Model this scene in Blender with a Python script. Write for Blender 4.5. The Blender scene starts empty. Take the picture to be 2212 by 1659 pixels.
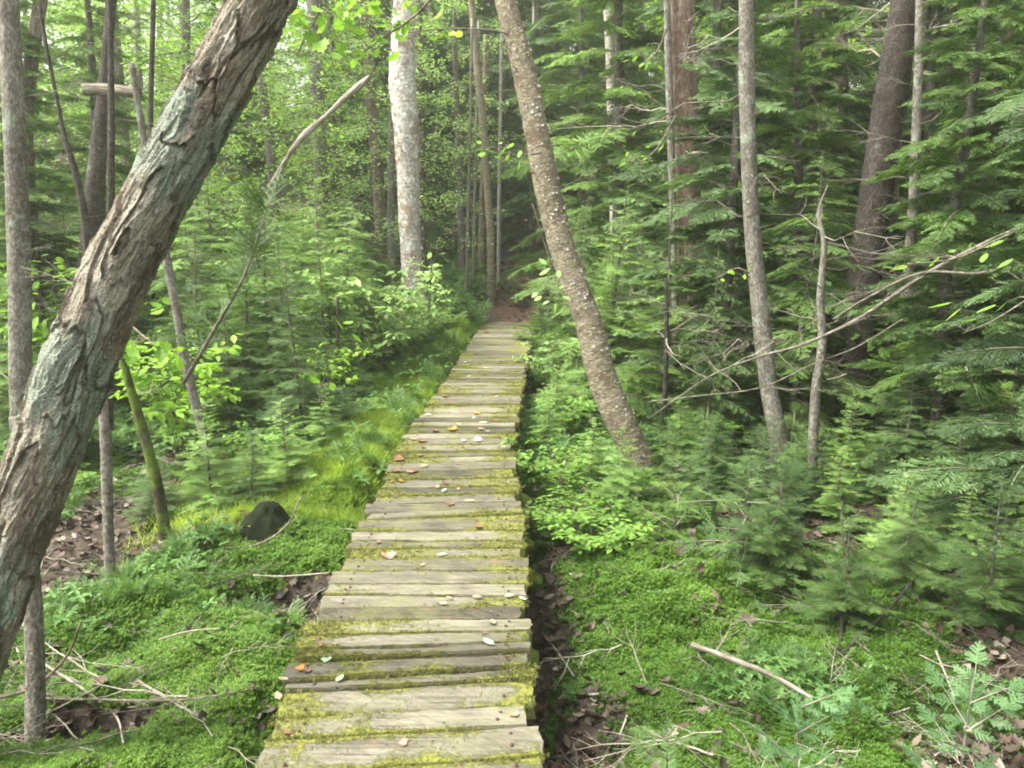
import bpy, math, random
import numpy as np
from mathutils import Vector, Matrix

# ---------------------------------------------------------------- camera, world, sun, exposure
SC = bpy.context.scene
COL = SC.collection
CAMH = 1.55
HOR, FPX = 470.0, 1789.0                      # horizon row and focal length on a 2212 x 1659 frame
PITCH = math.atan((829.5 - HOR) / FPX)
cam_d = bpy.data.cameras.new('camera'); cam = bpy.data.objects.new('camera', cam_d); COL.objects.link(cam)
cam.location = (0, 0, CAMH); cam.rotation_euler = (math.pi / 2 - PITCH, 0, 0)
cam_d.sensor_width = 36; cam_d.lens = FPX / 2212 * 36; cam_d.clip_end = 900; cam_d.clip_start = 0.05
SC.camera = cam

SUN_EL, SUN_AZ = math.radians(56), math.radians(-104)      # azimuth from +Y, negative = left
world = bpy.data.worlds.new('World'); SC.world = world; world.use_nodes = True
wn = world.node_tree.nodes; wl = world.node_tree.links; wn.clear()
sky = wn.new('ShaderNodeTexSky'); sky.sky_type = 'NISHITA'; sky.sun_disc = False
sky.sun_elevation = SUN_EL; sky.sun_rotation = SUN_AZ; sky.air_density = 1.0; sky.dust_density = 4.0; sky.ozone_density = 1.0
hs = wn.new('ShaderNodeHueSaturation'); hs.inputs['Saturation'].default_value = 0.12
bg = wn.new('ShaderNodeBackground'); bg.inputs['Strength'].default_value = 0.12
wo = wn.new('ShaderNodeOutputWorld')
wl.new(sky.outputs[0], hs.inputs['Color']); wl.new(hs.outputs[0], bg.inputs['Color']); wl.new(bg.outputs[0], wo.inputs['Surface'])
sd = bpy.data.lights.new('sun', 'SUN'); sd.energy = 1.5; sd.angle = math.radians(13); sd.color = (1.0, 0.95, 0.8)
so = bpy.data.objects.new('sun', sd); COL.objects.link(so)
sdir = Vector((math.sin(SUN_AZ) * math.cos(SUN_EL), math.cos(SUN_AZ) * math.cos(SUN_EL), math.sin(SUN_EL)))
so.rotation_euler = sdir.to_track_quat('Z', 'Y').to_euler()
SC.view_settings.view_transform = 'Standard'; SC.view_settings.look = 'None'
SC.view_settings.exposure = 2.95; SC.view_settings.gamma = 1.0; SC.view_settings.use_curve_mapping = False
SC.render.engine = 'CYCLES'
SC.cycles.max_bounces = 7; SC.cycles.diffuse_bounces = 4; SC.cycles.glossy_bounces = 2
SC.cycles.transmission_bounces = 4; SC.cycles.transparent_max_bounces = 4
SC.cycles.use_denoising = True; SC.cycles.sample_clamp_indirect = 6
SC.cycles.filter_width = 1.9

rng = np.random.default_rng(7)
R = random.Random(11)

# ---------------------------------------------------------------- photograph geometry helpers
def P(px, py, d):
    """point at distance d (metres ahead) on the line of sight of a frame position"""
    dx = (px - 1106) / FPX; dy = -(py - 829.5) / FPX
    y = math.cos(PITCH) + dy * math.sin(PITCH); z = -math.sin(PITCH) + dy * math.cos(PITCH)
    s = d / y
    return Vector((dx * s, d, CAMH + z * s))
def plane(px, py, z=0.0):
    a = P(px, py, 1.0); t = (z - CAMH) / (a.z - CAMH)
    return Vector((a.x * t, t, z))
def pxw(w, d): return w * d / FPX

# ---------------------------------------------------------------- numpy noise
def _h(ix, iy, iz, s):
    n = (ix * 374761393 + iy * 668265263 + iz * 2147483647 % 1274126177 * (iz + 1) + iz * 1274126177 + s * 974634777) & 0xffffffff
    n = ((n ^ (n >> 13)) * 1274126177) & 0xffffffff
    n = ((n ^ (n >> 16)) * 2246822519) & 0xffffffff
    return ((n ^ (n >> 15)) & 0xffffff) / float(0xffffff)
def vn(x, y, z=0.0, s=0):
    x, y, z = np.broadcast_arrays(np.asarray(x, float), np.asarray(y, float), np.asarray(z, float))
    ix, iy, iz = (np.floor(a).astype(np.int64) for a in (x, y, z))
    fx, fy, fz = x - ix, y - iy, z - iz
    fx, fy, fz = (f * f * (3 - 2 * f) for f in (fx, fy, fz))
    o = 0
    for a in (0, 1):
        for b in (0, 1):
            for c in (0, 1):
                w = (fx if a else 1 - fx) * (fy if b else 1 - fy) * (fz if c else 1 - fz)
                o = o + w * _h(ix + a, iy + b, iz + c, s)
    return o * 2 - 1
def fbm(x, y, z=0.0, s=0, o=4):
    r, a, f = 0, 1.0, 1.0
    for k in range(o):
        r = r + a * vn(np.asarray(x) * f, np.asarray(y) * f, np.asarray(z) * f, s + k); a *= .5; f *= 2.03
    return r / 1.6
def worley(x, y, z, s=0):
    """F1, F2 and the id of the nearest cell and the offset from its seed along z"""
    ix, iy, iz = (np.floor(a).astype(np.int64) for a in (x, y, z))
    f1 = np.full(x.shape, 9.0); f2 = f1.copy(); cid = np.zeros(x.shape); oz = np.zeros(x.shape)
    for a in (-1, 0, 1):
        for b in (-1, 0, 1):
            for c in (-1, 0, 1):
                jx, jy, jz = ix + a, iy + b, iz + c
                sx = jx + _h(jx, jy, jz, s + 1); sy = jy + _h(jx, jy, jz, s + 2); sz = jz + _h(jx, jy, jz, s + 3)
                d = np.sqrt((x - sx) ** 2 + (y - sy) ** 2 + (z - sz) ** 2)
                near = d < f1
                f2 = np.where(near, f1, np.minimum(f2, d))
                cid = np.where(near, _h(jx, jy, jz, s + 4), cid); oz = np.where(near, z - sz, oz)
                f1 = np.where(near, d, f1)
    return f1, f2, cid, oz
def sst(a, b, x):
    t = np.clip((np.asarray(x, float) - a) / (b - a), 0, 1); return t * t * (3 - 2 * t)

# ---------------------------------------------------------------- mesh helpers
def mesh_from(name, V, polys, mats, mi=None, smooth=True, attrs=None):
    """polys: list of int arrays (n,k); mi: list of per-array material index"""
    me = bpy.data.meshes.new(name)
    V = np.asarray(V, np.float32)
    me.vertices.add(len(V)); me.vertices.foreach_set('co', V.ravel())
    polys = [np.asarray(p, np.int32) for p in polys if len(p)]
    tot = np.concatenate([np.full(len(p), p.shape[1], np.int32) for p in polys])
    li = np.concatenate([p.ravel() for p in polys])
    st = np.concatenate([[0], np.cumsum(tot)[:-1]]).astype(np.int32)
    me.loops.add(len(li)); me.loops.foreach_set('vertex_index', li)
    me.polygons.add(len(tot)); me.polygons.foreach_set('loop_start', st)
    if mi is not None:
        m = []
        for p, k in zip(polys, mi):
            m.append(np.asarray(k, np.int32) if np.ndim(k) else np.full(len(p), k, np.int32))
        me.polygons.foreach_set('material_index', np.concatenate(m))
    me.polygons.foreach_set('use_smooth', np.full(len(tot), smooth))
    me.update(calc_edges=True)
    for m in mats: me.materials.append(m)
    for k, v in (attrs or {}).items():
        v = np.asarray(v, np.float32)
        if v.ndim == 1:
            a = me.attributes.new(k, 'FLOAT', 'POINT'); a.data.foreach_set('value', v)
        else:
            a = me.attributes.new(k, 'FLOAT_VECTOR', 'POINT'); a.data.foreach_set('vector', v.ravel())
    return me
def tris_mesh(name, T, mats, mi, tint=None):
    """T (n,3,3) triangle soup"""
    n = len(T)
    return mesh_from(name, T.reshape(-1, 3), [np.arange(n * 3).reshape(n, 3)], mats, [mi], smooth=False,
                     attrs={'tint': np.repeat(tint, 3)} if tint is not None else None)
def link(name, me, parent=None):
    o = bpy.data.objects.new(name, me); COL.objects.link(o)
    if parent is not None: o.parent = parent
    return o
def tag(o, label=None, cat=None, group=None, kind=None):
    if label: o['label'] = label
    if cat: o['category'] = cat
    if group: o['group'] = group
    if kind: o['kind'] = kind
    return o
def thing(name, label, cat, loc=(0, 0, 0), rz=0.0, group=None, scale=1.0):
    o = bpy.data.objects.new(name, None); COL.objects.link(o); o.empty_display_size = .1
    o.location = loc; o.rotation_euler = (0, 0, rz); o.scale = (scale,) * 3
    return tag(o, label, cat, group)
def catmull(pts, n):
    pts = np.asarray(pts, float)
    p = np.vstack([2 * pts[0] - pts[1], pts, 2 * pts[-1] - pts[-2]])
    t = np.linspace(0, len(pts) - 1 - 1e-6, n); i = t.astype(int); f = (t - i)[:, None]
    a, b, c, d = p[i], p[i + 1], p[i + 2], p[i + 3]
    return .5 * (2 * b + (c - a) * f + (2 * a - 5 * b + 4 * c - d) * f * f + (3 * b - a - 3 * c + d) * f ** 3)
def frames(C):
    T = np.gradient(C, axis=0); T /= np.linalg.norm(T, axis=1)[:, None] + 1e-9
    ref = np.array([0.0, 1.0, 0.02]) if abs(T[len(T) // 2][1]) < .9 else np.array([1.0, 0, 0])
    U = np.cross(ref, T); U /= np.linalg.norm(U, axis=1)[:, None] + 1e-9
    W = np.cross(T, U)
    return T, U, W
def tube_arrays(pts, rad, seg, rings, disp=None, cap=True):
    """pts/rad control points -> swept tube; disp(cylinder coords, radius, length) -> metres outward"""
    C = catmull(pts, rings); r = np.clip(catmull(np.asarray(rad, float)[:, None], rings)[:, 0], 1e-4, None)
    T, U, W = frames(C)
    s = np.concatenate([[0], np.cumsum(np.linalg.norm(np.diff(C, axis=0), axis=1))])
    th = np.linspace(0, 2 * np.pi, seg, endpoint=False)
    cs, sn = np.cos(th), np.sin(th)
    rm = float(np.mean(r))
    bk = np.stack([np.tile(cs * rm, (rings, 1)), np.tile(sn * rm, (rings, 1)), np.tile(s[:, None], (1, seg))], -1)
    rr = np.tile(r[:, None], (1, seg)); ex = {}
    if disp is not None:
        dd, ex = disp(bk.reshape(-1, 3)); rr = rr + dd.reshape(rings, seg)
    V = C[:, None] + rr[..., None] * (cs[None, :, None] * U[:, None] + sn[None, :, None] * W[:, None])
    V = V.reshape(-1, 3)
    i = np.arange(rings - 1)[:, None] * seg; j = np.arange(seg)[None]; k = (j + 1) % seg
    Q = np.stack([i + j, i + k, i + seg + k, i + seg + j], -1).reshape(-1, 4)
    polys = [Q]
    bkf = bk.reshape(-1, 3)
    if cap:
        n = len(V); V = np.vstack([V, C[0], C[-1]]); bkf = np.vstack([bkf, [0, 0, 0], [0, 0, s[-1]]])
        jj = np.arange(seg); kk = (jj + 1) % seg; b = (rings - 1) * seg
        polys.append(np.vstack([np.stack([np.full(seg, n), kk, jj], -1), np.stack([np.full(seg, n + 1), b + jj, b + kk], -1)]))
        ex = {q: np.concatenate([v, [0, 0]]) for q, v in ex.items()}
    return V, polys, bkf, ex
def tube(name, pts, rad, seg, rings, mat, parent=None, disp=None, cap=True):
    V, polys, bk, ex = tube_arrays(pts, rad, seg, rings, disp, cap)
    at = {'bk': bk}; at.update(ex)
    return link(name, mesh_from(name, V, polys, [mat], attrs=at), parent)

# ---------------------------------------------------------------- materials
def nmat(name):
    m = bpy.data.materials.new(name); m.use_nodes = True
    nt = m.node_tree; nt.nodes.clear()
    return m, nt
class N:
    def __init__(s, nt): s.nt = nt; s.n = nt.nodes; s.l = nt.links
    def node(s, t, **kw):
        q = s.n.new(t)
        for k, v in kw.items(): setattr(q, k, v)
        return q
    def set(s, sock, v):
        if hasattr(v, 'is_output') or isinstance(v, bpy.types.NodeSocket): s.l.new(v, sock)
        else:
            if isinstance(v, tuple) and len(v) == 3 and sock.type == 'RGBA': v = (*v, 1)
            sock.default_value = v
    def noise(s, vec, scale, detail=4, rough=.55, dist=0.0):
        q = s.node('ShaderNodeTexNoise'); s.set(q.inputs['Vector'], vec)
        q.inputs['Scale'].default_value = scale; q.inputs['Detail'].default_value = detail
        q.inputs['Roughness'].default_value = rough; q.inputs['Distortion'].default_value = dist
        return q.outputs['Fac']
    def ramp(s, f, stops):
        q = s.node('ShaderNodeValToRGB'); s.set(q.inputs[0], f)
        e = q.color_ramp.elements
        while len(e) < len(stops): e.new(.5)
        for k, (p, c) in enumerate(stops): e[k].position = p; e[k].color = (*c, 1) if isinstance(c, tuple) else (c, c, c, 1)
        return q.outputs[0]
    def mix(s, f, a, b, mode='MIX'):
        q = s.node('ShaderNodeMix', data_type='RGBA', blend_type=mode)
        s.set(q.inputs[0], f); s.set(q.inputs[6], a); s.set(q.inputs[7], b); return q.outputs[2]
    def math(s, op, a, b=0.0, c=0.0, clamp=False):
        q = s.node('ShaderNodeMath', operation=op, use_clamp=clamp)
        s.set(q.inputs[0], a); s.set(q.inputs[1], b)
        if op in ('MULTIPLY_ADD', 'SMOOTHSTEP'): s.set(q.inputs[2], c)
        return q.outputs[0]
    def mrange(s, v, a, b, lo=0.0, hi=1.0):
        q = s.node('ShaderNodeMapRange', interpolation_type='SMOOTHSTEP')
        s.set(q.inputs[0], v); q.inputs[1].default_value = a; q.inputs[2].default_value = b; q.inputs[3].default_value = lo; q.inputs[4].default_value = hi
        return q.outputs[0]
    def attr(s, name, out='Fac', typ='GEOMETRY'):
        q = s.node('ShaderNodeAttribute', attribute_name=name, attribute_type=typ); return q.outputs[out]
    def scale(s, vec, v):
        q = s.node('ShaderNodeMapping'); s.set(q.inputs['Vector'], vec); q.inputs['Scale'].default_value = v; return q.outputs[0]
    def bump(s, h, strength, dist):
        q = s.node('ShaderNodeBump'); s.set(q.inputs['Height'], h); q.inputs['Strength'].default_value = strength; q.inputs['Distance'].default_value = dist
        return q.outputs[0]
    def bsdf(s, col, rough=.8, normal=None, spec=.3):
        q = s.node('ShaderNodeBsdfPrincipled'); s.set(q.inputs['Base Color'], col); s.set(q.inputs['Roughness'], rough)
        q.inputs['Specular IOR Level'].default_value = spec
        if normal is not None: s.set(q.inputs['Normal'], normal)
        return q.outputs[0]
    def out(s, sh):
        q = s.node('ShaderNodeOutputMaterial'); s.l.new(sh, q.inputs['Surface'])
def leaf_mat(name, c_dark, c_mid, c_light, trans=.4, spec=.25, rough=.5, var=1.0, instanced=False, objv=.45):
    m, nt = nmat(name); k = N(nt)
    pos = k.node('ShaderNodeNewGeometry').outputs['Position']
    oi = k.node('ShaderNodeObjectInfo').outputs['Random']
    n1 = k.noise(pos, 1.3, 2); n2 = k.noise(pos, 23.0, 2)
    tn = k.attr('tint')
    f = k.math('MULTIPLY_ADD', n1, .5, k.math('MULTIPLY_ADD', oi, objv, k.math('MULTIPLY_ADD', n2, .45, k.math('MULTIPLY_ADD', tn, .45, -.47))))
    if instanced:
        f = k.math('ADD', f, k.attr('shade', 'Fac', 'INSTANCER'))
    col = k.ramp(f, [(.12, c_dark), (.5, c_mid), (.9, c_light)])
    b = k.bsdf(col, rough, None, spec)
    t = k.node('ShaderNodeBsdfTranslucent'); k.set(t.inputs[0], k.mix(.5, col, (1.0, 1.0, .5), 'MULTIPLY'))
    mx = k.node('ShaderNodeMixShader'); mx.inputs[0].default_value = trans
    k.l.new(b, mx.inputs[1]); k.l.new(t.outputs[0], mx.inputs[2]); k.out(mx.outputs[0])
    return m
M = {}
M['needle'] = leaf_mat('fir needles', (.04, .08, .018), (.085, .155, .034), (.165, .27, .06), .4)
M['needle_blue'] = leaf_mat('spruce needles', (.038, .07, .024), (.08, .14, .045), (.14, .23, .075), .32)
M['needle_light'] = leaf_mat('young fir needles', (.11, .20, .045), (.19, .315, .08), (.29, .43, .13), .42)
M['needle_dark'] = leaf_mat('shaded fir needles', (.02, .042, .012), (.05, .095, .024), (.10, .17, .045), .32)  # darker copy of the fir needles, thicket shade put into the colour
M['needle_mint'] = leaf_mat('mint fir needles', (.06, .13, .05), (.10, .19, .075), (.15, .26, .105), .3)
M['leaf'] = leaf_mat('broad leaves', (.08, .16, .025), (.14, .26, .045), (.24, .38, .08), .5)
M['leaf_bright'] = leaf_mat('bright broad leaves', (.15, .29, .025), (.24, .42, .05), (.36, .54, .09), .52)
M['leaf_pale'] = leaf_mat('pale shrub leaves', (.17, .28, .075), (.27, .41, .13), (.40, .54, .21), .5)
M['leaf_lime'] = leaf_mat('lime leaves', (.09, .19, .02), (.16, .30, .03), (.26, .42, .06), .5)
M['moss'] = leaf_mat('moss shoots', (.03, .065, .008), (.08, .165, .018), (.165, .275, .04), .4, instanced=True, objv=.25)
M['grass'] = leaf_mat('grass blades', (.13, .21, .02), (.24, .35, .035), (.34, .45, .06), .42, instanced=True)
M['herb'] = leaf_mat('herb leaves', (.035, .085, .02), (.08, .165, .038), (.15, .25, .07), .4, instanced=True)
M['deckmoss'] = leaf_mat('deck moss shoots', (.05, .058, .01), (.10, .108, .017), (.15, .155, .032), .25, instanced=True)

def bark_mat(name, base, dark, light, lichen=None, moss_amt=0.0, zs=.35, scale=14.0, rough=.9, peel=False, bump=.6, lichen_amt=.52):
    m, nt = nmat(name); k = N(nt)
    bk = k.attr('bk', 'Vector')
    v = k.scale(bk, (1, 1, zs))
    n1 = k.noise(v, scale, 6, .65, .4); n2 = k.noise(v, scale * 3.6, 5, .65); n3 = k.noise(bk, 3.1, 3)
    f = k.math('MULTIPLY_ADD', n3, .45, k.math('MULTIPLY_ADD', n1, .5, k.math('MULTIPLY', n2, .35)))
    col = k.ramp(f, [(.50, dark), (.63, base), (.78, light)])
    if peel:
        w = k.node('ShaderNodeTexVoronoi'); k.set(w.inputs['Vector'], k.scale(bk, (1, 1, 2.6))); w.inputs['Scale'].default_value = 26 if peel is True else 12
        col = k.mix(k.mrange(w.outputs['Distance'], .3, .62, 0, .7), col, tuple(c * .45 for c in light))
        w2 = k.node('ShaderNodeTexVoronoi'); k.set(w2.inputs['Vector'], k.scale(bk, (1, 1, 4.5))); w2.inputs['Scale'].default_value = 11 if peel is True else 6
        col = k.mix(k.mrange(w2.outputs['Distance'], .12, .2, .75, 0), col, dark)
    col = k.mix(k.mrange(n2, .42, .62, .55, 0), col, dark)
    if lichen:
        ln = k.noise(bk, 6.0 if peel != 6 else 3.2, 6, .65, .2)
        col = k.mix(k.mrange(ln, lichen_amt, lichen_amt + .07, 0, .85), col, lichen)
    if moss_amt:
        mn = k.noise(bk, 3.5, 5, .65)
        col = k.mix(k.mrange(mn, .62 - moss_amt, .72 - moss_amt, 0, .8), col, (.07, .11, .012))
    hgt = k.math('MULTIPLY_ADD', n1, 1.0, k.math('MULTIPLY', n2, .6))
    k.out(k.bsdf(col, rough, k.bump(hgt, min(1, bump * 1.5), .02), .12))
    return m
M['bark_gray'] = bark_mat('grey fir bark', (.13, .12, .098), (.05, .043, .034), (.215, .205, .175), (.18, .21, .16), 0, .6, 20, lichen_amt=.58)
M['bark_brown'] = bark_mat('brown bark', (.11, .085, .062), (.04, .03, .02), (.19, .16, .125), (.15, .145, .115), .05, .25, 18, lichen_amt=.57)
M['bark_red'] = bark_mat('rusty split bark', (.14, .095, .068), (.05, .03, .02), (.22, .18, .14), (.19, .175, .14), 0, .18, 22, lichen_amt=.56)
M['bark_dark'] = bark_mat('dark spruce bark', (.042, .034, .028), (.014, .011, .009), (.085, .078, .068), (.10, .10, .09), 0, .8, 26, lichen_amt=.62)
M['bark_white'] = bark_mat('pale birch bark', (.34, .33, .28), (.13, .10, .07), (.48, .48, .43), (.24, .16, .11), 0, 1.5, 12, peel=True, lichen_amt=.57)
M['bark_birch'] = bark_mat('mottled white birch bark', (.42, .41, .36), (.15, .115, .085), (.60, .60, .55), (.18, .13, .095), 0, .9, 7, peel=6, lichen_amt=.53)
M['bark_tan'] = bark_mat('golden birch bark', (.19, .165, .11), (.06, .045, .03), (.29, .265, .19), (.085, .062, .042), 0, 1.9, 13, peel=True, lichen_amt=.55)
M['bark_moss'] = bark_mat('mossy bark', (.05, .045, .026), (.02, .017, .010), (.09, .085, .05), None, .17, .5, 12)
M['deadwood'] = bark_mat('bare dead wood', (.22, .195, .155), (.075, .06, .045), (.34, .315, .265), None, 0, .12, 26)
M['deadpole'] = bark_mat('grey dead pole', (.13, .118, .092), (.05, .043, .033), (.22, .20, .165), None, 0, .4, 26)
M['twig'] = bark_mat('twig bark', (.11, .095, .073), (.045, .038, .029), (.21, .195, .155), None, 0, .5, 30, bump=.1)
M['twig_pale'] = bark_mat('pale twig bark', (.21, .19, .15), (.10, .085, .065), (.31, .29, .24), None, 0, .5, 30, bump=.1)

def m_bigbark():
    m, nt = nmat('shaggy leaning trunk bark'); k = N(nt)
    bk = k.attr('bk', 'Vector'); cell = k.attr('cell'); edge = k.attr('edge'); lich = k.attr('lich'); mo = k.attr('mossy')
    n1 = k.noise(k.scale(bk, (1, 1, .35)), 40, 6, .65, .4); n2 = k.noise(bk, 130, 4, .6); n3 = k.noise(bk, 7, 4)
    f = k.math('MULTIPLY_ADD', cell, .4, k.math('MULTIPLY_ADD', n1, .55, k.math('MULTIPLY_ADD', n3, .5, -.22)))
    col = k.ramp(f, [(.2, (.06, .046, .034)), (.40, (.13, .108, .083)), (.58, (.22, .195, .152)), (.80, (.34, .315, .26))])
    col = k.mix(k.mrange(k.noise(bk, 4.2, 4), .56, .66, 0, .5), col, (.13, .08, .045))
    lm = k.math('MULTIPLY', k.mrange(k.math('MULTIPLY_ADD', n2, .25, k.math('MULTIPLY_ADD', n1, .2, lich)), .55, .75), .85)
    n4 = k.noise(bk, 300, 3, .7)
    lm = k.math('MULTIPLY', lm, k.mrange(k.math('MULTIPLY_ADD', n4, .6, k.math('MULTIPLY', n2, .5)), .44, .58))
    col = k.mix(lm, col, k.ramp(n4, [(.35, (.13, .175, .14)), (.65, (.26, .32, .26))]))
    mm = k.mrange(k.math('MULTIPLY_ADD', n2, .5, mo), .6, .85, 0, .9)
    col = k.mix(mm, col, k.ramp(n2, [(.3, (.04, .07, .01)), (.7, (.14, .19, .025))]))
    col = k.mix(k.mrange(edge, .0, .14, .72, 0), col, (.045, .032, .023))
    col = k.mix(k.mrange(n2, .38, .47, .5, 0), col, (.05, .038, .028))
    h = k.math('MULTIPLY_ADD', n1, 1.0, k.math('MULTIPLY_ADD', n2, .8, k.math('MULTIPLY', k.noise(bk, 300, 3, .7), .35)))
    k.out(k.bsdf(col, .92, k.bump(h, 1.0, .016), .1)); return m
M['bigbark'] = m_bigbark()

def m_plank():
    m, nt = nmat('weathered mossy plank'); k = N(nt)
    pl = k.attr('pl', 'Vector'); ms = k.attr('moss'); endg = k.attr('wear'); idv = k.attr('pid')
    pos = k.node('ShaderNodeNewGeometry').outputs['Position']
    g1 = k.noise(k.scale(pl, (1.6, 26, 9)), 2.2, 6, .6, .5)       # grain along the board
    rot = k.node('ShaderNodeVectorRotate'); rot.rotation_type = 'Z_AXIS'; k.set(rot.inputs['Vector'], pl); rot.inputs['Angle'].default_value = .5
    g2 = k.noise(k.scale(rot.outputs[0], (3, 40, 9)), 2.0, 4, .6)   # saw marks
    g3 = k.noise(pos, 9, 5, .6); sp = k.noise(pos, 120, 3, .7)
    f = k.math('MULTIPLY_ADD', g1, .55, k.math('MULTIPLY_ADD', g2, .3, k.math('MULTIPLY_ADD', g3, .35, k.math('MULTIPLY_ADD', idv, .3, -.22))))
    col = k.ramp(f, [(.36, (.026, .022, .016)), (.48, (.064, .057, .042)), (.60, (.104, .095, .072)), (.76, (.17, .158, .122))])
    col = k.mix(k.mrange(k.noise(pos, 3.2, 5, .7), .44, .66, .05, .5), col, (.10, .105, .04))     # green film
    col = k.mix(k.mrange(sp, .64, .70, 0, .6), col, (.32, .29, .22))
    col = k.mix(k.mrange(k.noise(pos, 4.4, 5, .7), .62, .70, 0, .55), col, (.15, .075, .032)) # rusty needle litter
    mm = k.math('MULTIPLY_ADD', k.noise(pos, 55, 5, .7), .9, k.math('MULTIPLY_ADD', g3, .5, k.math('SUBTRACT', ms, .70)))
    mk = k.mrange(mm, .42, .62)
    mc = k.ramp(k.noise(pos, 70, 4, .7), [(.3, (.06, .065, .012)), (.52, (.115, .12, .018)), (.75, (.165, .168, .035))])
    col = k.mix(k.math('MULTIPLY', mk, .92), col, mc)
    col = k.mix(endg, col, k.ramp(g1, [(.3, (.05, .05, .02)), (.7, (.13, .12, .06))]))
    crack = k.mrange(k.noise(k.scale(pl, (1.0, 55, 9)), 2.0, 3, .5, .2), .30, .36, 1, 0)
    col = k.mix(k.math('MULTIPLY', crack, .7), col, (.05, .042, .03))
    h = k.math('MULTIPLY_ADD', g1, .7, k.math('MULTIPLY_ADD', g2, .25, k.math('MULTIPLY_ADD', mk, 1.0, k.math('MULTIPLY_ADD', k.noise(pos, 240, 3), .35, k.math('MULTIPLY', crack, -1.0)))))
    k.out(k.bsdf(col, .85, k.bump(h, .8, .006), .25)); return m
M['plank'] = m_plank()

def m_ground():
    m, nt = nmat('mossy forest ground'); k = N(nt)
    pos = k.node('ShaderNodeNewGeometry').outputs['Position']
    mo = k.attr('moss'); wet = k.attr('wet'); pth = k.attr('trail')
    n1 = k.noise(pos, 16, 6, .7); n2 = k.noise(pos, 60, 5, .7); n3 = k.noise(pos, 4, 4)
    w = k.node('ShaderNodeTexVoronoi'); k.set(w.inputs['Vector'], pos); w.inputs['Scale'].default_value = 26; w.inputs['Randomness'].default_value = 1
    lit = k.mix(.55, k.ramp(n1, [(.3, (.012, .009, .006)), (.5, (.032, .023, .015)), (.7, (.065, .048, .032))]), k.ramp(w.outputs['Color'], [(.2, (.022, .015, .010)), (.5, (.055, .038, .024)), (.8, (.11, .08, .052))]))
    red = k.ramp(n2, [(.3, (.05, .024, .013)), (.55, (.115, .058, .032)), (.75, (.2, .12, .075))])
    lit = k.mix(pth, lit, red)
    ms = k.ramp(k.math('MULTIPLY_ADD', n1, .5, k.math('MULTIPLY', n2, .5)), [(.35, (.025, .045, .008)), (.55, (.06, .115, .015)), (.72, (.11, .19, .028))])
    f = k.mrange(k.math('MULTIPLY_ADD', n1, .5, k.math('SUBTRACT', mo, .25)), .4, .6)
    col = k.mix(f, lit, ms)
    col = k.mix(k.math('MULTIPLY', wet, .8), col, (.02, .014, .009))
    h = k.math('MULTIPLY_ADD', n1, 1.0, n2)
    k.out(k.bsdf(col, k.mrange(wet, 0, 1, .9, .35), k.bump(h, 1.0, .03), .3)); return m
M['ground'] = m_ground()
def m_simple(name, c1, c2, scale=30, rough=.8, trans=0.0, spec=.3):
    m, nt = nmat(name); k = N(nt)
    oc = k.node('ShaderNodeNewGeometry').outputs['Position']
    col = k.ramp(k.noise(oc, scale, 5, .6), [(.3, c1), (.7, c2)])
    b = k.bsdf(col, rough, k.bump(k.noise(oc, scale * 3, 4), .4, .003), spec)
    if trans:
        t = k.node('ShaderNodeBsdfTranslucent'); k.set(t.inputs[0], col); mx = k.node('ShaderNodeMixShader'); mx.inputs[0].default_value = trans
        k.l.new(b, mx.inputs[1]); k.l.new(t.outputs[0], mx.inputs[2]); b = mx.outputs[0]
    k.out(b); return m
DRY = {'tan': ((.2, .15, .09), (.3, .235, .15)), 'white': ((.34, .34, .26), (.5, .49, .4)), 'brown': ((.09, .045, .025), (.17, .09, .05)),
       'orange': ((.28, .10, .016), (.42, .19, .035)), 'pink': ((.24, .12, .09), (.34, .2, .15)), 'green': ((.2, .27, .17), (.3, .38, .26)), 'yellow': ((.6, .45, .06), (.7, .58, .14))}
for kx, (a, b) in DRY.items(): M['dry_' + kx] = m_simple('dry leaf ' + kx, a, b, 60, .6, .15)
def m_litter():
    m, nt = nmat('leaf litter'); k = N(nt)
    oi = k.node('ShaderNodeObjectInfo').outputs['Random']
    pos = k.node('ShaderNodeNewGeometry').outputs['Position']
    c = k.ramp(oi, [(0, (.014, .010, .007)), (.35, (.033, .023, .015)), (.6, (.06, .043, .029)), (.8, (.045, .021, .011)), (.95, (.15, .13, .10))])
    k.out(k.bsdf(k.mix(k.noise(pos, 70, 3), c, tuple([.05, .035, .02]), 'MIX') if False else c, .65, None, .3)); return m
M['litter'] = m_litter()
def m_water():
    m, nt = nmat('dark bog water'); k = N(nt)
    pos = k.node('ShaderNodeNewGeometry').outputs['Position']
    col = k.ramp(k.noise(pos, 25, 5, .7), [(.4, (.010, .008, .006)), (.62, (.02, .016, .011)), (.72, (.12, .08, .05))])
    k.out(k.bsdf(col, .08, k.bump(k.noise(pos, 14, 2), .15, .01), .5)); return m
M['water'] = m_water()
M['oldlog'] = bark_mat('old log', (.15, .13, .10), (.05, .04, .03), (.24, .22, .18), None, 0, .12, 26)
M['mossball'] = m_simple('thick green moss', (.04, .07, .008), (.14, .18, .02), 45, .95, 0, .1)
M['logmoss'] = m_simple('mossy log', (.02, .022, .010), (.11, .14, .018), 14, .95, 0, .1)
M['hollow'] = m_simple('dark hollow painted on wood', (.004, .004, .003), (.014, .02, .006), 20, .95, 0, .1)  # near-black colour stands for the darkness inside the stump's hollow
M['stump'] = m_simple('brown rotten stump', (.06, .035, .02), (.17, .10, .06), 25, .95, 0, .1)

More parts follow.
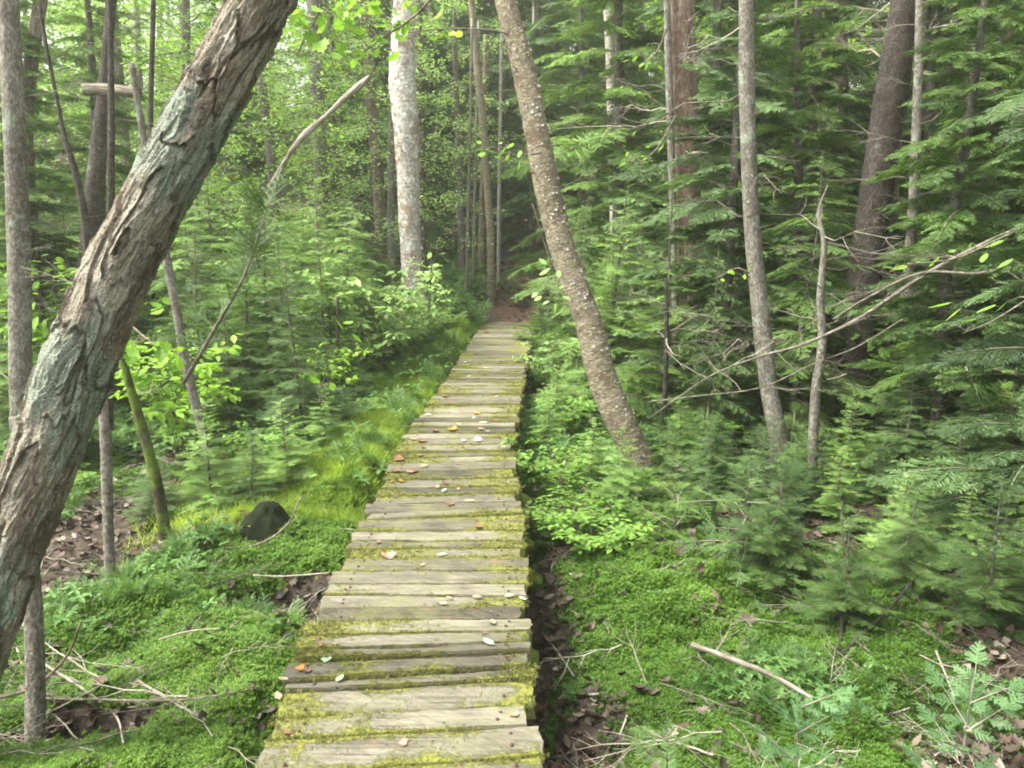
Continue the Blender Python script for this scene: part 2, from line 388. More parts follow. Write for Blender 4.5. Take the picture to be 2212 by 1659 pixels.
# ---------------------------------------------------------------- deck edges (from the frame, on the deck plane)
LE = [(470, 1830), (505, 1750), (545, 1659), (597, 1530), (648, 1400), (690, 1310), (745, 1210), (800, 1095), (838, 1015), (866, 960), (905, 900), (960, 830), (1000, 765), (1045, 690)]
RE = [(1190, 1830), (1175, 1750), (1155, 1640), (1133, 1500), (1133, 1350), (1128, 1200), (1120, 1100), (1108, 1020), (1107, 950), (1120, 880), (1128, 830), (1136, 770), (1155, 690)]
LEw = np.array([plane(*p)[:2] for p in LE]); REw = np.array([plane(*p)[:2] for p in RE])
def xl(y): return np.interp(y, LEw[:, 1], LEw[:, 0])
def xr(y): return np.interp(y, REw[:, 1], REw[:, 0])
YEND = 12.6
# ---------------------------------------------------------------- ground height
POOL = plane(622, 1350, -.42); POOLS = [(POOL.x, POOL.y, .34, .26, .26), (-1.62, 2.72, .3, .1, .12)]
def gh(x, y):
    x = np.asarray(x, float); y = np.asarray(y, float)
    z = -.36 + .10 * fbm(x * .9, y * .9, 0, 3, 3) + .075 * fbm(x * 2.7, y * 2.7, 0, 9, 3) + .022 * fbm(x * 9, y * 9, 0, 19, 2)
    dl = xl(y) - x; dr = x - xr(y)
    lf = sst(0, .25, dl) * sst(2.2, .5, dl)
    z = z + lf * (.08 + .11 * sst(4.3, 5.5, y))
    z = z - .16 * sst(-.05, .05, dr) * sst(.24, .07, dr) * sst(7.5, 5, y)
    z = z + .11 * sst(.22, .7, dr) * sst(3.0, 1.4, dr)
    z = z + .16 * np.exp(-(((x + 1.9) / .42) ** 2 + ((y - 3.45) / .3) ** 2))
    rt_ = sst(.25, .8, dr) * sst(8, 6, y); z = z + rt_ * (.10 * fbm(x * 1.9 + 4, y * 1.9, 0, 87, 2) + .06 * np.abs(fbm(x * 4.2, y * 4.2, 0, 88, 3)))
    lt_ = sst(.15, .6, dl) * sst(7, 5, y); z = z + lt_ * (.05 * fbm(x * 2.2, y * 2.2, 0, 89, 2) + .05 * np.abs(fbm(x * 4.2, y * 4.2, 0, 90, 3)))
    for (a, b, r1, r2, dp) in POOLS:
        e = ((x - a) / r1) ** 2 + ((y - b) / r2) ** 2
        z = z - dp * np.exp(-e ** 2 * .8)
    rise = sst(8.5, 13.5, y) * .34 + np.clip(y - 13, 0, None) * .105 + np.clip(y - 20, 0, None) * .10 - np.clip(y - 60, 0, None) * .195
    z = z + rise
    z = z + sst(10.5, 14, y) * sst(0, 4, -x - .8) * .25
    onp = sst(-.15, .1, dl * -1 + 0.0) * 0
    under = ((dl < .04) & (dr < .04) & (y < YEND + .1))
    z = np.where(under, np.minimum(z, -.13), z)
    px = .35 + .10 * np.clip(y - 12.4, 0, 30) - .02 * np.clip(y - 17, 0, 30)  # the trail beyond the deck
    tr = np.exp(-((x - px) / .8) ** 2) * sst(12.0, 12.6, y)
    z = z * (1 - tr * sst(14, 12.6, y)) + (-.04) * tr * sst(14, 12.6, y)
    return z
def trail(x, y):
    px = .4 + .10 * np.clip(y - 12.4, 0, 30) - .02 * np.clip(y - 17, 0, 30)
    return np.exp(-(np.abs(x - px) / (.9 + .05 * np.clip(y - 12, 0, 9))) ** 2.5) * sst(12.0, 12.9, y)
def mossf(x, y):
    """0..1 how mossy a spot is"""
    dl = xl(y) - x; dr = x - xr(y)
    m = .52 + .55 * fbm(x * 3.4, y * 3.4, 5, 35, 3) + .75 * fbm(x * 1.25, y * 1.25, 5, 31, 3)
    m = m + .45 * sst(1.9, .3, dl) * (dl > 0) + .42 * sst(.10, .35, dr) * sst(1.7, 1.0, dr) * sst(6.5, 5.5, y)
    m = m - .9 * sst(.13, .03, dr) * (dr > 0) * sst(6.5, 5, y)
    m = m - .65 * np.exp(-(((x + 2.0) / .9) ** 2 + ((y - 4.9) / .8) ** 2)) - .5 * np.exp(-(((x - 2.6) / .5) ** 2 + ((y - 3.2) / .4) ** 2))
    m = m - .5 * sst(1.5, 2.4, x) * sst(7, 5.5, y) - .8 * np.exp(-((x - .38) / .22) ** 2 - ((y - 2.75) / .5) ** 2) - trail(x, y) * 1.5 - .5 * sst(10, 12.5, y)
    for (a, b, r1, r2, dp) in POOLS:
        m = m - 1.5 * np.exp(-(((x - a) / r1 / 1.1) ** 2 + ((y - b) / r2 / 1.1) ** 2) ** 2)
    return np.clip(m, 0, 1)
def G(px, py):
    """ground point under a frame position"""
    lo = 1.0
    for d in np.arange(1.6, 40, .02):
        p = P(px, py, d)
        if p.z <= float(gh(p.x, p.y)): return p
    return P(px, py, 40)
def onground(x, y, dz=0.0): return Vector((x, y, float(gh(x, y)) + dz))

xs = np.unique(np.concatenate([np.linspace(-260, -30, 24), np.linspace(-30, -6, 60), np.arange(-6, 6.5, .05), np.linspace(6.5, 30, 60), np.linspace(30, 260, 24)]))
ys = np.unique(np.concatenate([np.linspace(-60, .5, 22), np.arange(.5, 8, .05), np.arange(8, 16, .1), np.linspace(16, 50, 90), np.linspace(50, 420, 40)]))
X, Y = np.meshgrid(xs, ys); Z = gh(X, Y)
wet = np.zeros_like(X)
for (a, b, r1, r2, dp) in POOLS: wet = np.maximum(wet, np.exp(-(((X - a) / r1 / 1.15) ** 2 + ((Y - b) / r2 / 1.15) ** 2) ** 2))
wet = np.maximum(wet, .75 * sst(.24, .08, X - xr(Y)) * (X > xr(Y)) * sst(6, 4.5, Y) * (.7 + .6 * fbm(X * 3, Y * 3, 0, 77, 3)))
nx, ny = len(xs), len(ys)
i = np.arange(ny - 1)[:, None] * nx + np.arange(nx - 1)[None]
Q = np.stack([i, i + 1, i + nx + 1, i + nx], -1).reshape(-1, 4)
gm = mesh_from('ground', np.stack([X, Y, Z], -1).reshape(-1, 3), [Q], [M['ground']],
               attrs={'moss': mossf(X, Y).ravel(), 'wet': wet.ravel(), 'trail': trail(X, Y).ravel()})
tag(link('ground', gm), 'uneven boggy forest floor of moss and brown leaf litter', kind='structure')
# bog pool
a, b, r1, r2, dp = POOLS[0]
th = np.linspace(0, 2 * np.pi, 40, endpoint=False)
wv = np.stack([a + r1 * 1.15 * np.cos(th), b + r2 * 1.15 * np.sin(th), np.full(40, -.50)], -1); wv = np.vstack([wv, [a, b, -.50]])
wm = mesh_from('water', wv, [np.stack([np.arange(40), (np.arange(40) + 1) % 40, np.full(40, 40)], -1)], [M['water']])
tag(link('water', wm), 'small dark bog pool beside the left edge of the boardwalk', kind='structure')

# ---------------------------------------------------------------- boardwalk
bw = thing('boardwalk', 'narrow mossy plank boardwalk running across the bog into the woods', 'boardwalk', (-.35, 6, 0))
J = [(1850, 1790), (1760, 1705), (1680, 1630), (1606, 1570.5), (1548, 1517.5), (1500, 1471), (1471, 1440), (1430, 1410), (1399.6, 1382.5), (1369.5, 1359), (1343, 1335), (1314, 1309),
     (1283, 1288.5), (1258, 1258), (1233, 1233), (1206.5, 1205), (1187, 1185), (1165, 1168), (1145, 1143), (1123, 1109), (1107, 1094), (1090, 1083), (1073, 1066), (1054, 1049), (1036, 1030),
     (1020, 1012), (1002, 996), (989, 983), (975, 971), (962, 958), (948, 945.5), (934, 932), (921, 922), (911, 912), (902.5, 901)]
jl = [plane(*((xx, a)))[:2] for (a, b) in J for xx in [np.interp(-a, [-p[1] for p in LE], [p[0] for p in LE])]]
jr = [plane(*((xx, b)))[:2] for (a, b) in J for xx in [np.interp(-b, [-p[1] for p in RE], [p[0] for p in RE])]]
jl = [Vector(p) for p in jl]; jr = [Vector(p) for p in jr]
while jl[-1].y < YEND - .08:
    w = R.uniform(.13, .19); y0, y1 = jl[-1].y + w, jr[-1].y + w * R.uniform(.93, 1.04)
    t = (y0 - 6.4) / 6.2; y1 = y0 + (y1 - y0) * .8 - .01 * t
    jl.append(Vector((float(xl(min(y0, YEND))), y0))); jr.append(Vector((float(xr(min(y1, YEND))), y1)))
WIDE = {3: .028, 5: .03, 6: .022, 7: .02, 12: .02, 16: .02, 21: .022, 27: .022, 30: .018, 34: .02}
deck_pts = []
def plank(kx, a0, a1, b0, b1):
    """a = near-left/near-right, b = far-left/far-right (2-D)"""
    nl, nc = 44, 7
    th_ = R.uniform(.045, .058); c = (a0 + a1 + b0 + b1) / 4; zz = R.uniform(-.006, .004); seed = kx * 7.3
    ext_l, ext_r = R.uniform(-.02, .025), R.uniform(-.015, .03)
    dirv = (a1 - a0).normalized()
    a0 = a0 - dirv * ext_l; b0 = b0 - dirv * ext_l; a1 = a1 + dirv * ext_r; b1 = b1 + dirv * ext_r
    u = np.linspace(0, 1, nl); prof = [(0, -th_), (0, -.012), (.035, -.001)] + [(v, 0) for v in (.2, .4, .6, .8)] + [(.965, -.001), (1, -.012), (1, -th_)]
    pv = np.array([p[0] for p in prof]); pz = np.array([p[1] for p in prof])
    Uu, Vv = np.meshgrid(u, pv, indexing='ij'); Zz = np.tile(pz, (nl, 1))
    A = np.outer(1 - u, a0) + np.outer(u, a1); B = np.outer(1 - u, b0) + np.outer(u, b1)
    ea = .004 * fbm(u * 9, seed, 0, 5, 3) + .004 * fbm(u * 3, seed, 0, 6, 2); eb = .004 * fbm(u * 9, seed + 50, 0, 5, 3) + .004 * fbm(u * 3, seed + 9, 0, 6, 2)
    nv = np.array([-dirv.y, dirv.x]); A = A + ea[:, None] * nv; B = B + eb[:, None] * nv
    XY = A[:, None] * (1 - Vv[..., None]) + B[:, None] * Vv[..., None]
    # ragged ends
    endj = .012 * fbm(Vv * 3 + seed, Zz * 20, 0, 8, 3)
    XY = XY + (endj * (Uu < .001) * -1 + endj * (Uu > .999))[..., None] * np.array([dirv.x, dirv.y])
    top = (Zz > -.02)
    warp = .006 * fbm(Uu * 2.5, Vv, seed, 12, 2) + .0025 * fbm(Uu * 20, Vv * 5, seed, 13, 2)
    Z3 = Zz + zz + warp * top + (Vv - .5) * R.uniform(-.012, .012)
    V = np.stack([XY[..., 0] - c.x, XY[..., 1] - c.y, Z3], -1)
    np_ = len(prof); I = np.arange(nl - 1)[:, None] * np_ + np.arange(np_ - 1)[None]
    Q1 = np.stack([I, I + np_, I + np_ + 1, I + 1], -1).reshape(-1, 4)
    bo = np.stack([np.arange(nl - 1) * np_, np.arange(nl - 1) * np_ + np_ - 1, np.arange(1, nl) * np_ + np_ - 1, np.arange(1, nl) * np_], -1)
    caps = np.array([list(range(np_)), [(nl - 1) * np_ + q for q in range(np_)][::-1]])
    # moss mask: likes the ends and some boards
    wx, wy = XY[..., 0], XY[..., 1]
    dist_l = Uu; board = _h(np.array(kx), np.array(3), np.array(1), 77) - .5
    far = sst(6.0, 9.0, wy)
    hk = lambda q: float(_h(np.array(kx), np.array(q), np.array(2), 5))
    AL = max(0, hk(5) * 1.15 - .25) + (.10 if kx in (2, 3, 4, 5, 9) else 0); AR = max(0, hk(9) * 1.25 - .35)
    ms = .235 + .50 * AL * np.exp(-(Uu / (.14 + .28 * hk(11))) ** 2) + .62 * AR * np.exp(-((1 - Uu) / (.08 + .24 * hk(13))) ** 2) \
        + .34 * fbm(wx * 1.6, wy * 6.0, 0, 41, 3) + .30 * fbm(wx * 7, wy * 14, 0, 44, 3) + .22 * (np.abs(Vv - .5) > .42) + .12 * far * (Uu > .65)
    ms = np.clip(ms, 0, 1)
    wear = np.where(Zz < -.011, .75, 0.0) * (1 - .35 * np.clip(ms, 0, 1)); wear[0, :] *= .4; wear[-1, :] *= .5
    dgn = V.copy(); dgn[..., 0] += kx * 3.1
    me = mesh_from('plank', V.reshape(-1, 3), [Q1, bo, caps], [M['plank']], attrs={'pl': dgn.reshape(-1, 3), 'moss': ms.ravel(), 'wear': wear.ravel(), 'pid': np.full(V.shape[0] * np_, R.random())})
    me.polygons.foreach_set('use_smooth', np.array([False] * len(me.polygons)))
    o = link('plank', me, bw); o.location = Vector((c.x, c.y, 0)) - bw.location
    if kx < 40:
        for fu in (.10, .90):
            for fv in (.3, .7):
                pN = (Vector(a0) * (1 - fu) + Vector(a1) * fu) * (1 - fv) + (Vector(b0) * (1 - fu) + Vector(b1) * fu) * fv
                nl_ = link('nail', NAIL, o); nl_.location = (pN.x - c.x + R.uniform(-.015, .015), pN.y - c.y + R.uniform(-.01, .01), zz + .003)
    k = (Zz > -.005) & (ms > .52)
    for q in np.argwhere(k): deck_pts.append((wx[q[0], q[1]], wy[q[0], q[1]], Z3[q[0], q[1]], ms[q[0], q[1]]))
    return c, nv, th_
M['nail'] = m_simple('rusty nail', (.02, .012, .01), (.07, .035, .02), 200, .6)
_a = np.linspace(0, 2 * np.pi, 8, endpoint=False); NV = np.vstack([np.stack([.0055 * np.cos(_a), .0055 * np.sin(_a), np.full(8, z)], -1) for z in (-.012, .0015)] + [[[0, 0, .0025]]])
NAIL = mesh_from('nail', NV, [np.array([[k, (k + 1) % 8, 8 + (k + 1) % 8, 8 + k] for k in range(8)]), np.array([[8 + k, 8 + (k + 1) % 8, 16] for k in range(8)])], [M['nail']])
for kx in range(len(jl) - 1):
    g = .004 + R.random() * .005 + WIDE.get(kx, 0)
    d = (jl[kx + 1] - jl[kx]).normalized() * g
    plank(kx, jl[kx] + d * .6, jr[kx] + d * .6 * R.uniform(.7, 1.3), jl[kx + 1] - d * .4, jr[kx + 1] - d * .3)
# stringer logs and cross logs below
def round_log(name, p0, p1, r, mat, parent, wob=.02, seg=18, rings=60, off=Vector((0, 0, 0))):
    p0, p1 = Vector(p0), Vector(p1); n = 5; pts = []
    for q in range(n):
        t = q / (n - 1); w = Vector((R.uniform(-wob, wob), R.uniform(-wob, wob), R.uniform(-wob, wob) * .4)); pts.append(p0.lerp(p1, t) + w - off)
    sd_ = R.random() * 40
    return tube(name, pts, [r * R.uniform(.9, 1.08) for _ in range(n)], seg, rings, mat, parent, lambda b: (r * .45 * fbm(b[:, 0] * 11 + sd_, b[:, 1] * 11, b[:, 2] * 9, 4, 4) - r * .5 * sst(.05, 0, (b[:, 2].max() - b[:, 2])), {}))
for yy in range(2):
    for (y0, y1) in ((1.2, 5.0), (4.85, 9.0), (8.9, 12.5)):
        f = .16 if yy == 0 else .86
        p0 = Vector((float(xl(y0)) * (1 - f) + float(xr(y0)) * f, y0, -.125)); p1 = Vector((float(xl(y1)) * (1 - f) + float(xr(y1)) * f, y1, -.125))
        round_log('stringer', p0, p1, .062, M['logmoss'], bw, .015, off=bw.location)
for (py, ex) in ((1066, .17), (1112, .2), (1165, .14), (1235, .16), (1400, .10), (905, .12), (760, .1)):
    g0 = plane(1130, py, -.2); yy = g0.y
    round_log('cross_log', (float(xl(yy)) - .04, yy + R.uniform(-.06, .06), -.235), (float(xr(yy)) + ex * .7, yy, -.25), .06, M['logmoss'], bw, .01, off=bw.location)

# ---------------------------------------------------------------- scatter by geometry nodes (stuff only)
def scatter(name, pts, rot, scl, idx, protos, label, shade=None):
    me = bpy.data.meshes.new(name + '_points'); n = len(pts)
    me.vertices.add(n); me.vertices.foreach_set('co', np.asarray(pts, np.float32).ravel())
    for k, v, t in (('rot', rot, 'FLOAT_VECTOR'), ('scl', scl, 'FLOAT'), ('shade', shade if shade is not None else np.zeros(n), 'FLOAT')):
        a = me.attributes.new(k, t, 'POINT'); a.data.foreach_set('vector' if t != 'FLOAT' else 'value', np.asarray(v, np.float32).ravel())
    a = me.attributes.new('idx', 'INT', 'POINT'); a.data.foreach_set('value', np.asarray(idx, np.int32))
    o = link(name, me); tag(o, label, kind='stuff')
    c = bpy.data.collections.new(name + '_kinds')
    for q, pm in enumerate(protos):
        po = bpy.data.objects.new('%s_kind_%02d' % (name, q), pm); c.objects.link(po)
    ng = bpy.data.node_groups.new(name, 'GeometryNodeTree')
    ng.interface.new_socket('Geometry', in_out='INPUT', socket_type='NodeSocketGeometry'); ng.interface.new_socket('Geometry', in_out='OUTPUT', socket_type='NodeSocketGeometry')
    gi = ng.nodes.new('NodeGroupInput'); go = ng.nodes.new('NodeGroupOutput')
    ci = ng.nodes.new('GeometryNodeCollectionInfo'); ci.inputs[0].default_value = c; ci.inputs[1].default_value = True; ci.inputs[2].default_value = True
    ip = ng.nodes.new('GeometryNodeInstanceOnPoints'); ip.inputs['Pick Instance'].default_value = True
    def na(nm, t):
        q = ng.nodes.new('GeometryNodeInputNamedAttribute'); q.data_type = t; q.inputs[0].default_value = nm
        return next(s for s in q.outputs if s.enabled and s.name == 'Attribute')
    L = ng.links
    L.new(gi.outputs[0], ip.inputs['Points']); L.new(ci.outputs[0], ip.inputs['Instance'])
    L.new(na('idx', 'INT'), ip.inputs['Instance Index']); L.new(na('rot', 'FLOAT_VECTOR'), ip.inputs['Rotation']); L.new(na('scl', 'FLOAT'), ip.inputs['Scale'])
    L.new(ip.outputs[0], go.inputs[0])
    md = o.modifiers.new('scatter', 'NODES'); md.node_group = ng
    return o

def rotz(a): c, s = np.cos(a), np.sin(a); z = np.zeros_like(c); o = z + 1; return np.stack([np.stack([c, -s, z], -1), np.stack([s, c, z], -1), np.stack([z, z, o], -1)], -2)
def roty(a): c, s = np.cos(a), np.sin(a); z = np.zeros_like(c); o = z + 1; return np.stack([np.stack([c, z, s], -1), np.stack([z, o, z], -1), np.stack([-s, z, c], -1)], -2)
def rotx(a): c, s = np.cos(a), np.sin(a); z = np.zeros_like(c); o = z + 1; return np.stack([np.stack([o, z, z], -1), np.stack([z, c, -s], -1), np.stack([z, s, c], -1)], -2)
def place(T, Rm, pos, s=None):
    if s is not None: Rm = Rm * np.asarray(s)[:, None, None]
    return (np.einsum('nij,kvj->nkvi', Rm, T) + np.asarray(pos)[:, None, None]).reshape(-1, 3, 3)

# ---------------------------------------------------------------- conifer foliage
def twig(L, step, nl, nw, r, up=.25):
    n = max(2, int(L / step)); t = np.linspace(.06, 1, n); out = []
    for sd_ in (-1, 1, 0):
        if sd_ == 0 and up <= 0: continue
        m = n if sd_ else n // 2
        tt = t[:: (1 if sd_ else 2)][:m]
        a = np.radians(r.normal(58, 9, len(tt))); l = nl * r.uniform(.75, 1.1, len(tt)) * (1 - .3 * tt)
        bx = tt * L
        if sd_: d = np.stack([np.cos(a), sd_ * np.sin(a), r.normal(.12, .15, len(tt))], -1)
        else: d = np.stack([np.cos(a), r.normal(0, .2, len(tt)), np.sin(a) * .9], -1)
        b = np.stack([bx, np.zeros_like(bx), np.zeros_like(bx)], -1); hw = np.array([nw / 2, 0, 0])
        out.append(np.stack([b - hw, b + hw, b + d * l[:, None]], 1))
    ax = np.array([[[0, -.0012, 0], [L, 0, 0], [0, .0012, 0]]]); out.append(ax)
    return np.concatenate(out)
def blade(L, w, z=0.0):
    a, b, c, d = [0, 0, 0], [L * .45, w / 2, z], [L, 0, -z], [L * .45, -w / 2, z]
    return np.array([[a, d, c], [a, c, b]], float)
def spray(L, lod, r):
    """flat side branch of length L with secondary twigs"""
    if lod == 2:
        tw = lambda l: blade(l, .013 + .02 * l, .003)
    elif lod == 1:
        tw = lambda l: twig(l, .0085, .017, .0075, r, up=0)
    else:
        tw = lambda l: twig(l, .0032, .019, .0036, r, up=.3)
    out = [tw(L)]
    n = max(1, int(L / (.030 if lod < 2 else .024)))
    for q in range(1, n):
        t = q / n
        for sd_ in (-1, 1):
            l = L * .42 * (1 - t) * r.uniform(.7, 1.15) + .02
            T = tw(l); out.append(place(T, (rotz(np.array([sd_ * r.uniform(.75, 1.05)])) @ rotx(np.array([r.normal(0, .18)])) @ roty(np.array([r.normal(.05, .15)]))), [[t * L * .92, 0, 0]]))
    return np.concatenate(out)
def prism(p, r0, r1):
    """thin 3-sided tube along polyline p -> tris"""
    p = np.asarray(p, float); T, U, W = frames(p); n = len(p); rr = np.linspace(r0, r1, n)
    a = np.array([0, 2.1, 4.2]); V = p[:, None] + rr[:, None, None] * (np.cos(a)[None, :, None] * U[:, None] + np.sin(a)[None, :, None] * W[:, None])
    out = []
    for k in range(n - 1):
        for j in range(3):
            j2 = (j + 1) % 3; out.append([V[k, j], V[k, j2], V[k + 1, j2]]); out.append([V[k, j], V[k + 1, j2], V[k + 1, j]])
    return np.array(out)
def cbranch(L, lod, r, droop=.25, sprays=None, dense=1.0):
    n = max(3, int(L / (.050 if lod < 2 else .06) * dense)); T = []; pos = []; ang = []; sc = []
    tt = np.linspace(.10, .97, n); z = lambda t: L * (.08 * t - droop * t * t)
    for q, t in enumerate(tt):
        for sd_ in (-1, 1):
            l = L * (.50 * (1 - t) ** .85 * min(1, .35 + t / .3)) * r.uniform(.7, 1.15) + .05
            S = sprays[r.integers(len(sprays))]; k = l / .2
            Rm = rotz(np.array([sd_ * r.uniform(.7, 1.05)])) @ roty(np.array([r.normal(.18, .13) + droop * t])) @ rotx(np.array([sd_ * r.normal(.05, .2)]))
            T.append(place(S, Rm, [[t * L, 0, z(t)]], [min(1.6, max(.35, k))]))
    T.append(place(sprays[0], roty(np.array([droop])), [[L * .93, 0, z(.93)]], [.6]))
    ax = np.array([[t * L, 0, z(t)] for t in np.linspace(0, 1, 5)])
    return np.concatenate(T), prism(ax, .004 + L * .006, .001)
SPR = {l: [spray(.2, l, np.random.default_rng(50 + q)) for q in range(4)] for l in (0, 1, 2)}
def conifer(name, h, r0, z0, nb, lod, seed, mat, droop=.25, trunk_r=.02, elev=.15, shape=.8, dense=1.0, dead=0, lean=0.0, twigmat='twig', lmin=.12):
    r = np.random.default_rng(seed); lib = []
    for L in ((.18, .32, .5) if r0 < .8 else (.35, .7, 1.1)):
        for q in range(2): lib.append((L, *cbranch(L, lod, r, droop, SPR[lod], dense)))
    F, Wd, tn = [], [], []
    for q in range(nb):
        t = (q + r.uniform(0, 1)) / nb; z = z0 + (h * .985 - z0) * t
        L = max(lmin, r0 * (1 - t) ** shape * r.uniform(.6, 1.1)); az = q * 2.4 + r.normal(0, .5)
        cand = [c for c in lib]; j = min(range(len(cand)), key=lambda c: abs(cand[c][0] - L) + r.uniform(0, .1)); L0, B, A = cand[j]
        Rm = rotz(np.array([az])) @ roty(np.array([-(elev + .5 * max(0, t - .6)) + r.normal(0, .12)])) @ rotx(np.array([r.normal(0, .25)]))
        pos = [[0, 0, z]]
        T = place(B, Rm, pos, [L / L0]); F.append(T); tn.append(np.full(len(T), r.uniform(0, 1)))
        Wd.append(place(A, Rm, pos, [L / L0]))
    top = place(SPR[lod][0], roty(np.array([-1.5])), [[0, 0, h * .95]], [max(.4, h * .12)]); F.append(top); tn.append(np.full(len(top), .8))
    for q in range(dead):
        z = z0 * r.uniform(.25, 1.0) + (.2 * h) * r.uniform(0, 1) * 0; az = r.uniform(0, 6.28); L = r.uniform(.25, .8) * max(.5, r0)
        pp = np.cumsum(np.vstack([[0, 0, 0], np.tile([L / 5, 0, -.01 * L], (5, 1)) + r.normal(0, L * .025, (5, 3))]), 0)
        Wd.append(place(prism(pp, .005 * (1 + r0), .0012), rotz(np.array([az])) @ roty(np.array([r.uniform(-.5, .3)])), [[0, 0, z]]))
        for w in range(3):
            st = pp[2 + w]; l2 = L * r.uniform(.2, .4); q2 = np.array([st, st + np.array([l2 * .7, r.choice([-1, 1]) * l2 * .6, r.normal(0, .1) * l2])])
            Wd.append(place(prism(q2, .0022, .0008), rotz(np.array([az])), [[0, 0, z]]))
    F = np.concatenate(F); Wd = np.concatenate(Wd)
    crown = tris_mesh(name + '_crown', np.concatenate([F, Wd]), [mat, M[twigmat]], np.concatenate([np.zeros(len(F), int), np.ones(len(Wd), int)]), np.concatenate([np.concatenate(tn), np.full(len(Wd), .5)]))
    pts = [(0, 0, -.15), (r.normal(0, .01) * h, r.normal(0, .01) * h, h * .35), (r.normal(0, .006) * h, r.normal(0, .006) * h, h * .7), (0, 0, h)]
    V, polys, bk, _ = tube_arrays(pts, [trunk_r * 1.15, trunk_r, trunk_r * .65, trunk_r * .12], 8, 14)
    return crown, mesh_from(name + '_trunk', V, polys, [M['bark_gray'] if lod else M['twig']], attrs={'bk': bk})

# ---------------------------------------------------------------- broad leaves
def leaf_ovate(fold=.1, n=0):
    o = [(0, 0), (.25, .21), (.55, .24), (.82, .12), (1, 0), (.82, -.12), (.55, -.24), (.25, -.21)]
    V = [(x, y, abs(y) * fold * 2 - .12 * x * x) for x, y in o]; c = (.5, 0, -.03)
    return np.array([[c, V[k], V[(k + 1) % 8]] for k in range(8)], float)
def leaf_maple():
    o = [(0, 0), (.08, .16), (.0, .36), (.2, .34), (.28, .52), (.42, .40), (.58, .50), (.56, .26), (.78, .24), (.76, .12), (1, 0)]
    o = o + [(x, -y) for x, y in o[-2:0:-1]]
    V = [(x, y, abs(y) * .12 - .10 * x * x) for x, y in o]; c = (.38, 0, 0)
    return np.array([[c, V[k], V[(k + 1) % len(V)]] for k in range(len(V))], float)
def leaf_simple():
    a, b, c, d = [0, 0, 0], [.5, .24, .04], [1, 0, -.06], [.5, -.24, .04]
    return np.array([[a, d, c], [a, c, b]], float)
LV = {'ovate': leaf_ovate(), 'maple': leaf_maple(), 'simple': leaf_simple()}
def leafy(name, stems, per, size, kind, r, mat, spread=.0, tilt=.35, start=.3, twig_r=.004, twigmat='twig', layered=True):
    """stems: list of polylines; leaves set in pairs along each"""
    F, Wd, tn = [], [], []
    T = LV[kind]
    for st in stems:
        st = np.asarray(st); Wd.append(prism(st, twig_r, twig_r * .3))
        n = per; t = np.linspace(start, 1, n); seg = t * (len(st) - 1); i_ = np.minimum(seg.astype(int), len(st) - 2); f = (seg - i_)[:, None]
        p = st[i_] * (1 - f) + st[i_ + 1] * f; d = st[-1] - st[0]; az = math.atan2(d[1], d[0])
        for sd_ in (-1, 1):
            a = az + sd_ * r.uniform(.7, 1.3, n); s = size * r.uniform(.6, 1.15, n)
            Rm = rotz(a) @ roty(r.normal(.12, tilt, n)) @ rotx(r.normal(0, tilt, n))
            off = np.stack([np.cos(a), np.sin(a), np.zeros(n)], -1) * size * .25 + r.normal(0, spread + 1e-4, (n, 3))
            X_ = place(T, Rm, p + off, s); F.append(X_); tn.append(np.repeat(r.uniform(0, 1, n), len(T)))
    F = np.concatenate(F); Wd = np.concatenate(Wd)
    return tris_mesh(name, np.concatenate([F, Wd]), [mat, M[twigmat]], np.concatenate([np.zeros(len(F), int), np.ones(len(Wd), int)]), np.concatenate([np.concatenate(tn), np.full(len(Wd), .5)]))
def bush(name, h, rad, ns, per, size, kind, seed, mat):
    r = np.random.default_rng(seed); stems = []
    for q in range(ns):
        a = r.uniform(0, 6.28); e = rad * r.uniform(.3, 1); hh = h * r.uniform(.45, 1)
        base = np.array([r.normal(0, .05), r.normal(0, .05), -.05]); tip = np.array([math.cos(a) * e, math.sin(a) * e, hh])
        mid = (base + tip) / 2 + np.array([-math.cos(a) * e * .15, -math.sin(a) * e * .15, hh * .15])
        st = catmull([base, mid, tip], 6); stems.append(st)
        for w in range(3):
            s0 = st[2 + w]; a2 = a + r.choice([-1, 1]) * r.uniform(.6, 1.3); l = rad * r.uniform(.25, .5)
            stems.append(np.array([s0, s0 + np.array([math.cos(a2) * l * .5, math.sin(a2) * l * .5, l * .22]), s0 + np.array([math.cos(a2) * l, math.sin(a2) * l, l * .25])]))
    return leafy(name, stems, per, size, kind, r, mat, .01)
